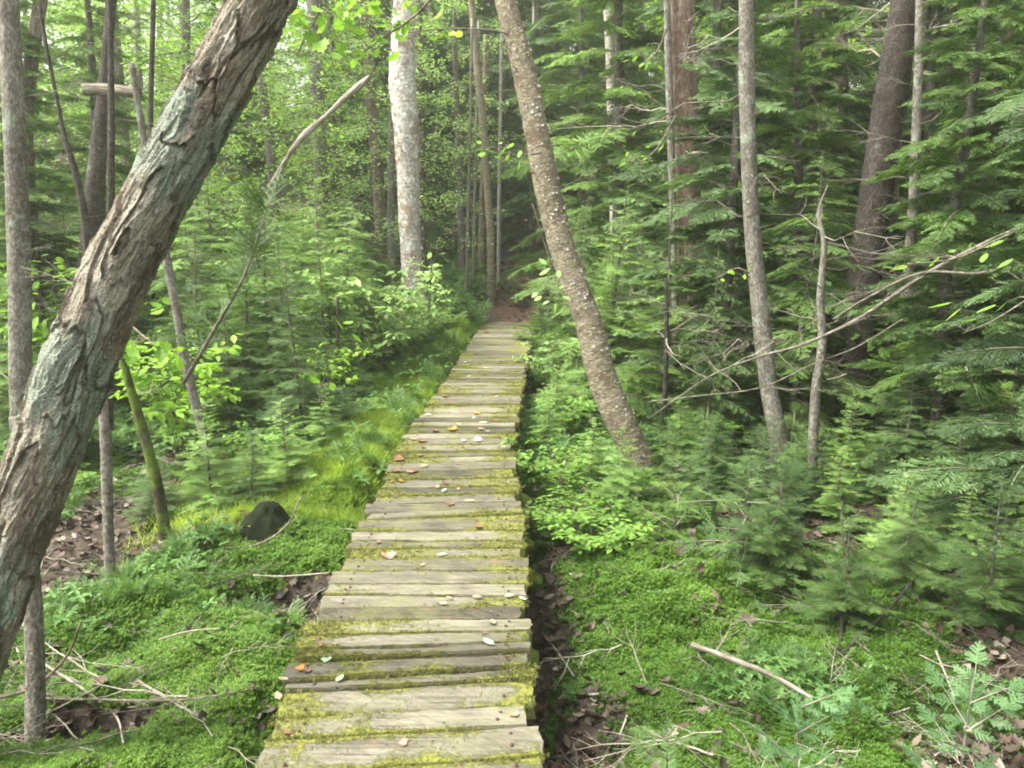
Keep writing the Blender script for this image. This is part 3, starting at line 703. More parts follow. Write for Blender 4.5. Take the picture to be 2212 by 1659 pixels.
def broadtree(name, h, z0, rad, nb, per, size, seed, mat, kind='simple', trunk_r=.07, barkm='bark_gray'):
    r = np.random.default_rng(seed); stems = []
    for q in range(nb):
        t = q / nb; z = z0 + (h - z0) * t; a = q * 2.4 + r.normal(0, .4); L = rad * (1 - .75 * t) * r.uniform(.6, 1.1)
        st = catmull([[0, 0, z], [math.cos(a) * L * .5, math.sin(a) * L * .5, z + L * .25], [math.cos(a) * L, math.sin(a) * L, z + L * r.uniform(.1, .35)]], 6); stems.append(st)
        for w in range(5):
            s0 = st[1 + w % 5]; a2 = a + (-1) ** w * r.uniform(.5, 1.1); l = L * r.uniform(.25, .45)
            stems.append(np.array([s0, s0 + np.array([math.cos(a2) * l * .5, math.sin(a2) * l * .5, l * .1]), s0 + np.array([math.cos(a2) * l, math.sin(a2) * l, l * r.uniform(-.1, .2)])]))
    crown = leafy(name + '_crown', stems, per, size, kind, r, mat, size * .8, start=.25, twig_r=.008)
    pts = [(0, 0, -.2), (r.normal(0, .02) * h, r.normal(0, .02) * h, h * .35), (r.normal(0, .015) * h, 0, h * .7), (0, 0, h)]
    V, polys, bk, _ = tube_arrays(pts, [trunk_r * 1.2, trunk_r, trunk_r * .65, trunk_r * .2], 10, 20)
    return crown, mesh_from(name + '_trunk', V, polys, [M[barkm]], attrs={'bk': bk})

# ---------------------------------------------------------------- plant prototypes
FS = [conifer('young_fir', 2.0, .62, .12, 62, 1, 100 + q, M[('needle_light', 'needle_blue', 'needle_light', 'needle')[q]], .22, .016, .2, dead=5, twigmat='twig_pale') for q in range(4)]
FL = [conifer('small_fir', 1.0, .36, .05, 38, 1, 120 + q, M['needle_light' if q else 'needle'], .15, .009, .3) for q in range(2)]
HM = [conifer('hemlock', 7.5, 1.7, .5, 105, 2, 140 + q, M[('needle', 'needle_blue', 'needle', 'needle')[q]], .3, .07, .05, .6, dead=26, twigmat='twig_pale') for q in range(4)]
SP = [conifer('tall_fir', 9.0, 1.5, 1.3 + q * .5, 105, 2, 160 + q, M[('needle_blue', 'needle')[q]], .28, .09, -.05, .5, dead=40, lmin=.3) for q in range(2)]
DK = [conifer('dim_fir', 8.5, 1.7, .9, 115, 2, 170 + q, M['needle_blue'], .3, .08, -.02, .5, dead=30, twigmat='twig', lmin=.3) for q in range(2)]
BT = [broadtree('broadleaf', 7.0, .9, 2.0, 34, 16, .085, 180 + q, M[('leaf_pale', 'leaf_bright', 'leaf_pale')[q]]) for q in range(3)]
BU = [bush('shrub', 1.0, .55, 16, 7, .085, 'ovate', 200 + q, M[('leaf_pale', 'leaf', 'leaf_bright')[q]]) for q in range(3)]

def plant(name, label, cat, protos, x, y, s, rz, group, lean=(0, 0), z=None):
    zz = float(gh(x, y)) if z is None else z
    o = thing(name, label, cat, (x, y, zz), rz, group, s); o.rotation_euler = (lean[0], lean[1], rz)
    if isinstance(protos, tuple): link('crown', protos[0], o); link('trunk', protos[1], o)
    return o

# ---------------------------------------------------------------- hero trunks
def barkdisp(seed, amp, zs=.3, sc=12):
    def f(b):
        n = fbm(b[:, 0] * sc + seed, b[:, 1] * sc, b[:, 2] * sc * zs, 5, 4); k = fbm(b[:, 0] * 3 + seed, b[:, 1] * 3, b[:, 2] * 1.3, 8, 2)
        return amp * (n * .5 + k), {}
    return f
def dead_branch_mesh(L, seed, r0=.008, kids=5):
    r = np.random.default_rng(seed); n = 7
    pp = np.cumsum(np.vstack([[0, 0, 0], np.tile([L / (n - 1), 0, 0], (n - 1, 1)) + r.normal(0, L * .022, (n - 1, 3))]), 0)
    pp[:, 2] -= .05 * L * (pp[:, 0] / L) ** 2
    T = [prism(pp, r0, r0 * .3)]
    for k in range(kids):
        i_ = r.integers(1, n - 1); l = L * r.uniform(.15, .45); sgn = r.choice([-1, 1]); e = r.normal(0, .3)
        a = pp[i_]; b = a + l * .5 * np.array([.75, sgn * .5, e * .5]); c = b + l * .5 * np.array([.8, sgn * .3, e])
        T.append(prism(np.array([a, b, c]), r0 * .45, r0 * .15))
        for w in range(2):
            l2 = l * r.uniform(.2, .5); T.append(prism(np.array([b, b + l2 * np.array([.6, r.normal(0, .6), r.normal(0, .4)])]), r0 * .22, r0 * .1))
    T = np.concatenate(T); n = len(T)
    return mesh_from('dead_branch', T.reshape(-1, 3), [np.arange(n * 3).reshape(n, 3)], [M['twig_pale'] if seed % 2 else M['twig']], smooth=False, attrs={'bk': T.reshape(-1, 3)})
DB = [dead_branch_mesh(1.0, 300 + q, .009 if q < 4 else .006, 4 + q) for q in range(8)]
HERO = {}
def hero(name, label, cat, pts, mat, amp=.006, seg=28, rings=160, extra=2.5, branches=(), n_dead=0, base=True, zs=.3, sc=12, dseed=1, dl=(.4, 1.0), group=None, zr=(.5, 4.2)):
    """pts: (px, py, width px, depth) from base to top, extended upward out of frame"""
    W = [P(a, b, d) for a, b, w, d in pts]; Rr = [pxw(w, d) / 2 for a, b, w, d in pts]
    if base:
        d0 = (W[0] - W[1]).normalized(); g = float(gh(W[0].x, W[0].y)); need = (W[0].z - g + .12) / max(.2, -d0.z)
        if need > .02:
            if need > .3: W.insert(0, W[0] + d0 * (need - .26)); Rr.insert(0, Rr[0] * 1.04)
            W.insert(0, W[0] + d0 * min(need, .26)); Rr.insert(0, Rr[0] * 1.65)
    if extra:
        d1 = (W[-1] - W[-2]).normalized(); e1 = (d1 + Vector((0, 0, .25))).normalized()
        W += [W[-1] + d1 * extra * .5, W[-1] + (d1 + e1) * extra * .5]; Rr += [Rr[-1] * .92, Rr[-1] * .8]
    o = thing(name, label, cat, W[0], 0, group)
    L = [w - W[0] for w in W]
    HERO[o.name] = (W, Rr)
    tk = tube('trunk', L, Rr, seg, rings, mat, o, barkdisp(dseed * 3.7, amp, zs, sc))
    r = np.random.default_rng(dseed)
    Cc = catmull([list(l) for l in L], 60)
    for q in range(n_dead):
        for _ in range(20):
            i_ = r.integers(2, 50)
            if zr[0] < Cc[i_][2] + W[0].z < zr[1]: break
        b = link('branch', DB[r.integers(8)], o); b.location = Vector(Cc[i_]); s = r.uniform(*dl)
        b.scale = (s, s, s); b.rotation_euler = (r.uniform(-.6, .6), r.uniform(-.45, .25), r.choice([0, math.pi]) + r.normal(0, .9))
    return o, W, Rr

# T1 big leaning trunk -------------------------------------------------------
def bigdisp(b):
    x, y, z = b[:, 0], b[:, 1], b[:, 2]
    w1 = .10 * fbm(x * 7, y * 7, z * 3, 71, 3); w2 = .05 * fbm(x * 26, y * 26, z * 10, 74, 3)
    X, Y_, Z_ = x + w1 * .35 + w2 * .2, y + w1 * .35 + w2 * .2, z + w1 * 1.2 + w2
    a = fbm(X * 8.5, Y_ * 8.5, Z_ * 2.1, 61, 3) * 3.2 + 5 + z * .6          # overlapping shaggy layers: a terraced field
    lev = np.floor(a); fr = a - lev
    cid = _h(lev.astype(np.int64), np.floor(fbm(x * 6, y * 6, z * 1.5, 64, 2) * 4).astype(np.int64), np.zeros(len(x), np.int64), 5)
    b2 = fbm(X * 17, Y_ * 17, Z_ * 4.2, 66, 3) * 3.0 + 9; fr2 = b2 - np.floor(b2)
    crack = np.abs(fbm(X * 11 + 7, Y_ * 11, Z_ * 1.7, 68, 3))
    e = np.minimum(np.minimum(fr, 1.4 * (1 - fr) + .0) * .9, crack * 2.2) ; e = np.minimum(e, fr2 * 1.2 + .03)
    d = .012 * (1 - fr) ** 1.3 + .007 * (1 - fr2) - .008 * sst(.06, .0, crack) + .006 * fbm(x * 45, y * 45, z * 18, 22, 3) + .003 * fbm(x * 110, y * 110, z * 60, 25, 2) + .02 * fbm(x * 3.2, y * 3.2, z * 1.2, 23, 2)
    ang = np.arctan2(y, x)
    groove = np.exp(-((np.angle(np.exp(1j * (ang - GA - .3 * np.sin(z * 2.2) - .8 * w1 * 8)))) / .15) ** 2) * sst(1.35, .9, z)
    d = d - .055 * groove - .018
    li = .30 + .80 * fbm(x * 4.2 + 3, y * 4.2, z * 2.6, 91, 4) + .10 * (cid - .5)
    mo = -.02 + .6 * fbm(x * 4, y * 4, z * 2.4, 95, 4) + .42 * sst(1.25, .75, z)
    return d, {'cell': cid, 'edge': e - .3 * groove, 'lich': li, 'mossy': mo}
GA = -1.2
D1 = 2.45
def T1():
    pts = [(-250, 1890, 160), (-176, 1700, 150), (-100, 1560, 152), (-48, 1400, 150), (20, 1200, 148), (90, 1000, 152), (166, 800, 156), (252, 590, 154), (407, 300, 152), (570, 0, 144)]
    W = [P(a, b, D1 + .10 * k / 9) for k, (a, b, w) in enumerate(pts)]; Rr = [pxw(w, D1) / 2 for a, b, w in pts]
    d1 = (W[-1] - W[-2]).normalized(); W += [W[-1] + d1 * 1.2, W[-1] + d1 * 2.6]; Rr += [Rr[-1] * .95, Rr[-1] * .85]
    o = thing('leaning_tree', 'thick leaning tree with shaggy flaking bark and blue-green lichen, left of the boardwalk', 'tree', W[0])
    tube('trunk', [w - W[0] for w in W], Rr, 320, 1000, M['bigbark'], o, bigdisp)
    return o, W
t1, W1 = T1()
# main trunks ---------------------------------------------------------------------------------
hero('birch_tree', 'pale flaking birch trunk standing upright behind the pale shrub left of the boardwalk end', 'tree',
     [(898, 660, 50, 11.5), (893, 600, 46, 11.5), (882, 400, 45, 11.5), (876, 280, 48, 11.5), (869, 160, 52, 11.5), (872, 0, 43, 11.5)], M['bark_birch'], .026, 40, 240, 3, n_dead=5, dseed=2, zr=(1.5, 4), sc=9, zs=.8)
hero('leaning_birch', 'golden flaky birch leaning over to the boardwalk, its foot among ferny firs', 'tree',
     [(1408, 1050, 66, 5.7), (1350, 930, 66, 5.7), (1303, 820, 64, 5.75), (1272, 700, 60, 5.8), (1228, 580, 56, 5.85), (1192, 450, 52, 5.9), (1162, 300, 50, 5.95), (1130, 150, 46, 6.0), (1092, 0, 40, 6.05)],
     M['bark_tan'], .010, 48, 320, 2.5, n_dead=3, dseed=3, sc=14, zs=1.2, dl=(.3, .6))
hero('fir_tree', 'straight grey fir trunk at the left edge, partly behind the leaning tree', 'tree',
     [(62, 1120, 48, 5.2), (47, 900, 46, 5.2), (42, 600, 45, 5.2), (32, 300, 42, 5.2), (18, 0, 38, 5.2)], M['bark_gray'], .004, 30, 200, 2, n_dead=16, dseed=4, dl=(.25, .6))
hero('hardwood_tree', 'brown curving trunk at the top left behind the straight grey one', 'tree',
     [(70, 560, 34, 8.5), (55, 300, 30, 8.5), (66, 150, 28, 8.5), (88, 0, 26, 8.5)], M['bark_brown'], .008, dseed=5, n_dead=6)
hero('pole_fir', 'thin dark fir pole with short dead twigs between the grey trunk and the leaning tree', 'tree',
     [(238, 700, 17, 6.6), (240, 400, 15, 6.6), (240, 200, 13, 6.6), (238, 0, 11, 6.6)], M['bark_dark'], .002, 14, 60, 2, n_dead=14, dseed=6, dl=(.25, .5))
hero('hardwood_tree', 'short thick grey trunk low behind the upper leaning tree', 'tree',
     [(185, 640, 42, 8.0), (198, 480, 40, 8.0), (210, 350, 36, 8.0), (226, 200, 28, 8.0), (236, 60, 22, 8.0)], M['bark_dark'], .008, dseed=7, n_dead=3)
hero('crooked_sapling', 'crooked dark sapling stem with bare twigs left of the leaning tree', 'tree',
     [(192, 600, 17, 7.0), (183, 470, 16, 7.0), (162, 370, 14, 7.0), (140, 300, 12, 7.0), (128, 240, 9, 7.0)], M['bark_dark'], .003, 12, 60, .8, n_dead=6, dseed=8, dl=(.2, .5))
hero('pole_fir', 'thin dark pole just left of the upper leaning tree', 'tree',
     [(326, 520, 12, 9.0), (325, 280, 11, 9.0), (330, 60, 10, 9.0)], M['bark_dark'], .002, 12, 50, 2, n_dead=8, dseed=9, dl=(.3, .7))
hero('hardwood_tree', 'pale grey trunk seen between the leaning tree and the flaking birch', 'tree',
     [(700, 640, 30, 14), (692, 350, 29, 14), (684, 180, 28, 14), (676, 0, 27, 14)], M['bark_gray'], .006, dseed=10, n_dead=5)
hero('hardwood_tree', 'dim brown trunk close left of the flaking birch', 'tree',
     [(826, 660, 26, 14.5), (818, 400, 25, 14.5), (800, 180, 24, 14.5), (790, 0, 22, 14.5)], M['bark_brown'], .006, dseed=12, n_dead=10)
hero('hardwood_tree', 'dim brown trunk just behind the right side of the flaking birch', 'tree',
     [(914, 640, 22, 15), (908, 400, 22, 15), (905, 180, 22, 15), (900, 0, 20, 15)], M['bark_brown'], .006, dseed=13, n_dead=6)
hero('young_birch', 'slim pale birch right of the flaking birch at the mouth of the trail', 'tree',
     [(1062, 645, 18, 14), (1060, 520, 17, 14), (1053, 400, 16, 14), (1042, 250, 16, 14), (1030, 140, 15, 14), (1018, 0, 14, 14)], M['bark_tan'], .004, 20, 120, 3, n_dead=4, dseed=14, sc=9)
for k, (a, b, c, w, d, m, l) in enumerate([(1008, 645, 470, 7, 13.6, 'bark_gray', 'thinnest pale stem left of the slim birch at the trail mouth'), (1022, 620, 450, 7, 14.5, 'bark_gray', 'thin grey stem right beside the thinnest one at the trail mouth'),
                                        (1040, 620, 440, 16, 16, 'bark_brown', 'brown stem close behind the slim birch at the trail mouth'), (1077, 575, 300, 8, 15.5, 'bark_white', 'thin pale stem right of the slim birch at the trail mouth'),
                                        (1147, 500, 250, 8, 17, 'bark_white', 'thin pale stem just left of the leaning golden birch')]):
    hero('thin_sapling', l, 'tree', [(a, b, w, d), (a + 1, (b + c) / 2, w, d), (a + 3, c, w * .9, d)], M[m], .002, 10, 40, 3, n_dead=3, dseed=20 + k)
hero('hardwood_tree', 'stout two-toned trunk, grey on one side and rusty brown on the other, among firs', 'tree',
     [(1486, 760, 68, 8.2), (1480, 400, 62, 8.2), (1474, 200, 60, 8.2), (1468, 0, 58, 8.2)], M['bark_red'], .014, 48, 260, 2.5, n_dead=14, dseed=30, sc=16, zs=.2, dl=(.6, 1.5), zr=(1.8, 4.4))
hero('companion_tree', 'narrow grey stem grown tight against the stout two-toned trunk', 'tree',
     [(1462, 760, 15, 8.05), (1452, 400, 15, 8.05), (1446, 200, 15, 8.05), (1441, 0, 15, 8.05)], M['bark_gray'], .006, 24, 160, 2.5, dseed=31)
hero('fir_tree', 'tall slim grey trunk curving down to the thicket right of the golden birch', 'tree',
     [(1698, 1070, 42, 5.9), (1682, 950, 40, 5.9), (1660, 830, 38, 5.95), (1640, 650, 37, 6.0), (1622, 450, 35, 6.0), (1614, 200, 32, 6.0), (1612, 0, 30, 6.0)], M['bark_gray'], .005, 28, 240, 2.5, n_dead=20, dseed=32, dl=(.3, .9))
hero('birch_tree', 'distant pale birch stem near the top between the golden birch and the stout trunk', 'tree',
     [(1330, 560, 20, 13), (1322, 300, 19, 13), (1318, 130, 19, 13), (1312, 0, 18, 13)], M['bark_white'], .005, 18, 100, 3, dseed=33, n_dead=5)
hero('birch_tree', 'thin pale birch stem behind the slim grey curving trunk', 'tree',
     [(1640, 500, 12, 12), (1636, 200, 12, 12), (1636, 0, 12, 12)], M['bark_white'], .004, 14, 60, 3, dseed=34)
hero('dark_spruce', 'broad dark spruce trunk leaning slightly in the thicket on the right', 'tree',
     [(1846, 900, 86, 7.0), (1850, 780, 76, 7.0), (1866, 600, 70, 7.0), (1890, 430, 66, 7.0), (1914, 270, 64, 7.0), (1938, 120, 60, 7.0), (1956, 0, 56, 7.0)], M['bark_dark'], .010, 44, 260, 2.5, n_dead=22, dseed=35, sc=20, zs=.7, dl=(.5, 1.2))
hero('birch_tree', 'pale tan birch half hidden behind the broad dark spruce', 'tree',
     [(1918, 760, 26, 8.6), (1925, 500, 25, 8.6), (1935, 300, 24, 8.6), (1942, 100, 22, 8.6)], M['bark_tan'], .006, 24, 120, 2.5, dseed=36)
hero('pole_fir', 'thin straight grey pole right of the broad dark spruce', 'tree',
     [(1956, 800, 24, 6.6), (1962, 600, 22, 6.6), (1975, 400, 20, 6.6), (1985, 130, 19, 6.6), (1988, 0, 18, 6.6)], M['bark_gray'], .003, 18, 120, 2.5, n_dead=18, dseed=37, dl=(.4, .9))
hero('spotted_sapling', 'slim spotted grey sapling with crooked bare boughs in front of the dark spruce', 'tree',
     [(1768, 1090, 24, 5.0), (1756, 1000, 22, 5.0), (1762, 850, 21, 5.0), (1776, 740, 18, 5.0), (1772, 640, 16, 5.0), (1780, 530, 12, 5.0), (1768, 460, 7, 5.05), (1788, 400, 3, 5.1)], M['bark_gray'], .003, 20, 160, 0, n_dead=14, dseed=38, dl=(.35, .9))
hero('pole_fir', 'thin blackish pole rising right behind the foot of the golden birch', 'tree',
     [(1434, 1040, 14, 6.2), (1436, 900, 12, 6.2), (1440, 720, 10, 6.2), (1440, 600, 6, 6.2)], M['bark_dark'], .002, 12, 60, 0, n_dead=10, dseed=39, dl=(.3, .7))
hero('hardwood_tree', 'rust brown trunk dim among branches near the right edge', 'tree',
     [(2150, 980, 40, 7.5), (2160, 700, 38, 7.5), (2168, 500, 36, 7.5), (2175, 200, 34, 7.5), (2178, 0, 32, 7.5)], M['bark_brown'], .008, dseed=40, n_dead=14)
hero('hardwood_tree', 'slim grey trunk deep behind the spotted sapling', 'tree',
     [(1828, 700, 22, 9.5), (1826, 400, 22, 9.5), (1820, 100, 20, 9.5), (1818, 0, 20, 9.5)], M['bark_brown'], .005, dseed=41, n_dead=8)
hero('foot_sapling', 'slender grey sapling trunk in the bottom left corner at the foot of the leaning tree', 'tree',
     [(74, 1760, 52, 2.62), (76, 1600, 48, 2.68), (76, 1450, 44, 2.75), (72, 1330, 42, 2.8), (60, 1150, 40, 2.85), (40, 900, 38, 2.9)], M['bark_gray'], .003, 30, 200, 0, dseed=42, sc=20, zs=1.5)
hero('mossy_sapling', 'thin mossy dark stem curving down just right of the leaning tree', 'tree',
     [(368, 1225, 26, 4.5), (356, 1150, 26, 4.5), (338, 1040, 22, 4.5), (300, 900, 19, 4.5), (272, 800, 16, 4.5), (255, 700, 12, 4.5)], M['bark_moss'], .004, 20, 120, .5, n_dead=5, dseed=43, dl=(.2, .5), zr=(-.2, 2))
hero('pale_sapling', 'pale slim stem behind the lower right side of the leaning tree', 'tree',
     [(242, 1310, 26, 4.05), (234, 1150, 25, 4.1), (228, 960, 23, 4.15), (215, 800, 20, 4.2)], M['bark_gray'], .003, 20, 120, .5, dseed=44)
hero('curving_sapling', 'grey slim stem curving down through young firs right of the leaning tree', 'tree',
     [(470, 1060, 20, 5.6), (430, 900, 20, 5.6), (400, 780, 19, 5.6), (385, 690, 18, 5.6), (362, 570, 17, 5.6), (345, 480, 15, 5.6)], M['bark_gray'], .003, 18, 120, 1, n_dead=5, dseed=45, dl=(.3, .6))
hero('black_sapling', 'thin black stem standing in low firs left of the boardwalk', 'tree',
     [(728, 800, 7, 7.6), (729, 700, 7, 7.6), (730, 640, 6, 7.6)], M['bark_dark'], .001, 8, 20, 0, dseed=46, n_dead=2, dl=(.2, .4), zr=(0, 2))

# broken pale limb, hanging log, long dead pole, sticks -----------------------------------------
def stick(name, label, cat, pts, mat, seg=10, rings=40, amp=.002, group=None, kids=0, seed=1, cap=True):
    W = [P(a, b, d) for a, b, w, d in pts]; Rr = [pxw(w, d) / 2 for a, b, w, d in pts]
    o = tube(name, [w - W[0] for w in W], Rr, seg, rings, mat, None, barkdisp(seed * 2.3, amp, .2, 30), cap); o.location = W[0]
    tag(o, label, cat, group)
    r = np.random.default_rng(seed); Cc = catmull([list(w - W[0]) for w in W], 30)
    for q in range(kids):
        b = link('twig', DB[r.integers(8)], o); b.location = Vector(Cc[r.integers(3, 29)]); s = r.uniform(.15, .5); b.scale = (s,) * 3
        b.rotation_euler = (r.uniform(-1, 1), r.uniform(-.8, .5), r.uniform(0, 6.28))
    return o
stick('broken_limb', 'pale broken snag leaning up to the right with peeled splintered tip', 'dead limb',
      [(578, 408, 4, 9), (592, 386, 9, 9), (630, 326, 10, 9), (662, 288, 14, 9), (705, 250, 9, 9), (750, 207, 12, 9), (780, 182, 13, 9), (798, 164, 4, 9)], M['deadwood'], 18, 80, .008, seed=3, kids=2)
stick('hanging_log', 'short cut log lying level up in the branches behind the leaning tree', 'log',
      [(182, 194, 24, 6.8), (220, 193, 24, 6.8), (262, 196, 22, 6.75), (298, 200, 24, 6.7)], M['oldlog'], 20, 50, .003, seed=4)
stick('dead_pole', 'long bare dead pole slanting down to the left across the right-hand thicket', 'branch',
      [(2260, 470, 10, 4.4), (2140, 520, 10, 4.5), (2000, 592, 9, 4.6), (1860, 685, 8, 4.7), (1740, 742, 7, 4.75), (1635, 772, 5, 4.8), (1530, 815, 3.5, 4.8), (1400, 905, 2, 4.8)], M['deadpole'], 10, 80, .001, seed=5, kids=9)
stick('dead_pole', 'crooked bare bough ending in forks above the long dead pole', 'branch',
      [(2212, 560, 8, 4.5), (2120, 590, 7, 4.5), (1990, 590, 6, 4.6), (1880, 640, 5, 4.7), (1800, 690, 5, 4.9)], M['deadpole'], 8, 50, .001, seed=6, kids=4)
stick('dead_pole', 'bare bough reaching down left from the spotted sapling to the golden birch', 'branch',
      [(1950, 690, 4, 4.9), (1850, 750, 4, 5.0), (1760, 785, 4, 5.0), (1640, 838, 3, 5.0), (1500, 856, 3, 5.0), (1400, 868, 2, 5.1)], M['deadpole'], 8, 50, .001, seed=7, kids=4)
def gstick(name, label, pts, mat, w, lift=.02, seed=1, group=None, kids=0, seg=8, cat='stick'):
    W = []
    for q in pts:
        g = G(q[0], q[1]); l = q[2] if len(q) > 2 else 0
        if l: g = P(q[0], q[1], g.y - l * .55)
        g.z += lift; W.append(g)
    n = len(W); Rr = [pxw(w, W[0].y) / 2 * (1 - .5 * k / n) for k in range(n)]
    o = tube(name, [q - W[0] for q in W], Rr, seg, 30, mat, None, barkdisp(seed * 2.3, .0015, .2, 40)); o.location = W[0]
    tag(o, label, cat, group)
    r = np.random.default_rng(seed); Cc = catmull([list(q - W[0]) for q in W], 30)
    for q in range(kids):
        b = link('twig', DB[r.integers(8)], o); b.location = Vector(Cc[r.integers(3, 27)]); s = r.uniform(.1, .35); b.scale = (s,) * 3
        b.rotation_euler = (r.uniform(-1, 1), r.uniform(-.5, .1), r.uniform(0, 6.28))
gstick('fallen_branch', 'pale straight fallen branch on green moss right of the boardwalk, near the small fir tip', [(1494, 1430), (1570, 1460), (1661, 1499), (1753, 1552)], M['deadwood'], 13, .08, 11, kids=3)
gstick('fallen_branch', 'dark mossy root slanting up to the right in the shaded thicket', [(1746, 1461), (1815, 1427), (1865, 1380, .1), (1911, 1338, .25), (1979, 1259, .5)], M['bark_dark'], 12, .03, 12)
gstick('fallen_stick', 'pale straight stick lying across moss in the lower left', [(299, 1495), (370, 1540), (448, 1584)], M['twig_pale'], 7, .05, 13)
gstick('fallen_stick', 'long thin grey stick bowed across the moss at lower left', [(99, 1540), (230, 1543), (372, 1545), (470, 1535), (564, 1516)], M['twig'], 6, .06, 14, kids=2)
gstick('fallen_stick', 'brown bough curving up from the bottom left corner', [(-20, 1565), (60, 1545, .05), (102, 1523, .1), (154, 1461, .3), (180, 1395, .5)], M['bark_brown'], 10, .1, 15, kids=3)
gstick('fallen_stick', 'grey stick bending down through the moss near the corner sapling', [(99, 1463), (188, 1523), (253, 1577), (270, 1639)], M['twig_pale'], 6, .06, 16, kids=2)
gstick('fallen_stick', 'thin pale stick bridging above the dark pool to the boardwalk', [(550, 1282), (615, 1284, .1), (714, 1277, .1)], M['twig_pale'], 5, .1, 17)
gstick('fallen_stick', 'short bent stick poking out of the dark pool', [(625, 1370), (630, 1333), (650, 1318), (673, 1307)], M['twig_pale'], 6, .06, 18)
gstick('fallen_stick', 'pale stick behind the near moss hummock left of the pool', [(345, 1406), (410, 1388), (478, 1382)], M['twig_pale'], 6, .05, 19)
gstick('fallen_stick', 'thin bowed dark twig rising toward the boardwalk above the pool', [(480, 1200), (560, 1190), (620, 1150, .2), (650, 1090, .5)], M['twig'], 6, .04, 20)
gstick('fallen_stick', 'thin pale stick leaning in the ditch right of the boardwalk', [(1175, 1390), (1200, 1420), (1240, 1480)], M['twig_pale'], 5, .04, 21)
gstick('fallen_stick', 'short brown log in low plants right of the boardwalk bend', [(1190, 1010), (1230, 1012), (1270, 1005)], M['bark_brown'], 14, .03, 22)
gstick('fallen_stick', 'pale yellow stem leaning in the dark at lower right', [(2061, 1529), (2040, 1470, .1), (2020, 1420, .2)], M['twig_pale'], 6, .03, 23)
gstick('fallen_stick', 'forked grey twig at the bottom between fern-like sprigs', [(1400, 1600), (1440, 1620), (1500, 1640), (1540, 1655)], M['twig_pale'], 6, .04, 24, kids=3)
gstick('fallen_stick', 'dark thin root rising from moss to bare upright stem at lower right', [(1808, 1432), (1822, 1330, .3), (1824, 1230, .6), (1818, 1130, .9), (1822, 1040, 1.2)], M['bark_dark'], 9, .02, 25, kids=5)
gstick('fallen_stick', 'pale dead twig in the thicket at lower right above the dark root', [(2037, 1165), (2100, 1135, .1), (2157, 1109, .2)], M['twig_pale'], 6, .2, 26)

# random ground twigs: many thin ones, a shared kind each a thing
# stumps and holes ------------------------------------------------------------------------------
g = G(575, 1150); st = thing('hollow_stump', 'mossy stump coloured black for the dark of its hollow, left of the boardwalk', 'stump', g)
tube('wood', [(0, 0, -.12), (0, 0, 0), (.01, .01, .1), (.03, .0, .17)], [.14, .12, .085, .015], 48, 40, M['hollow'], st, barkdisp(9, .07, .4, 16))
g = G(140, 1235)

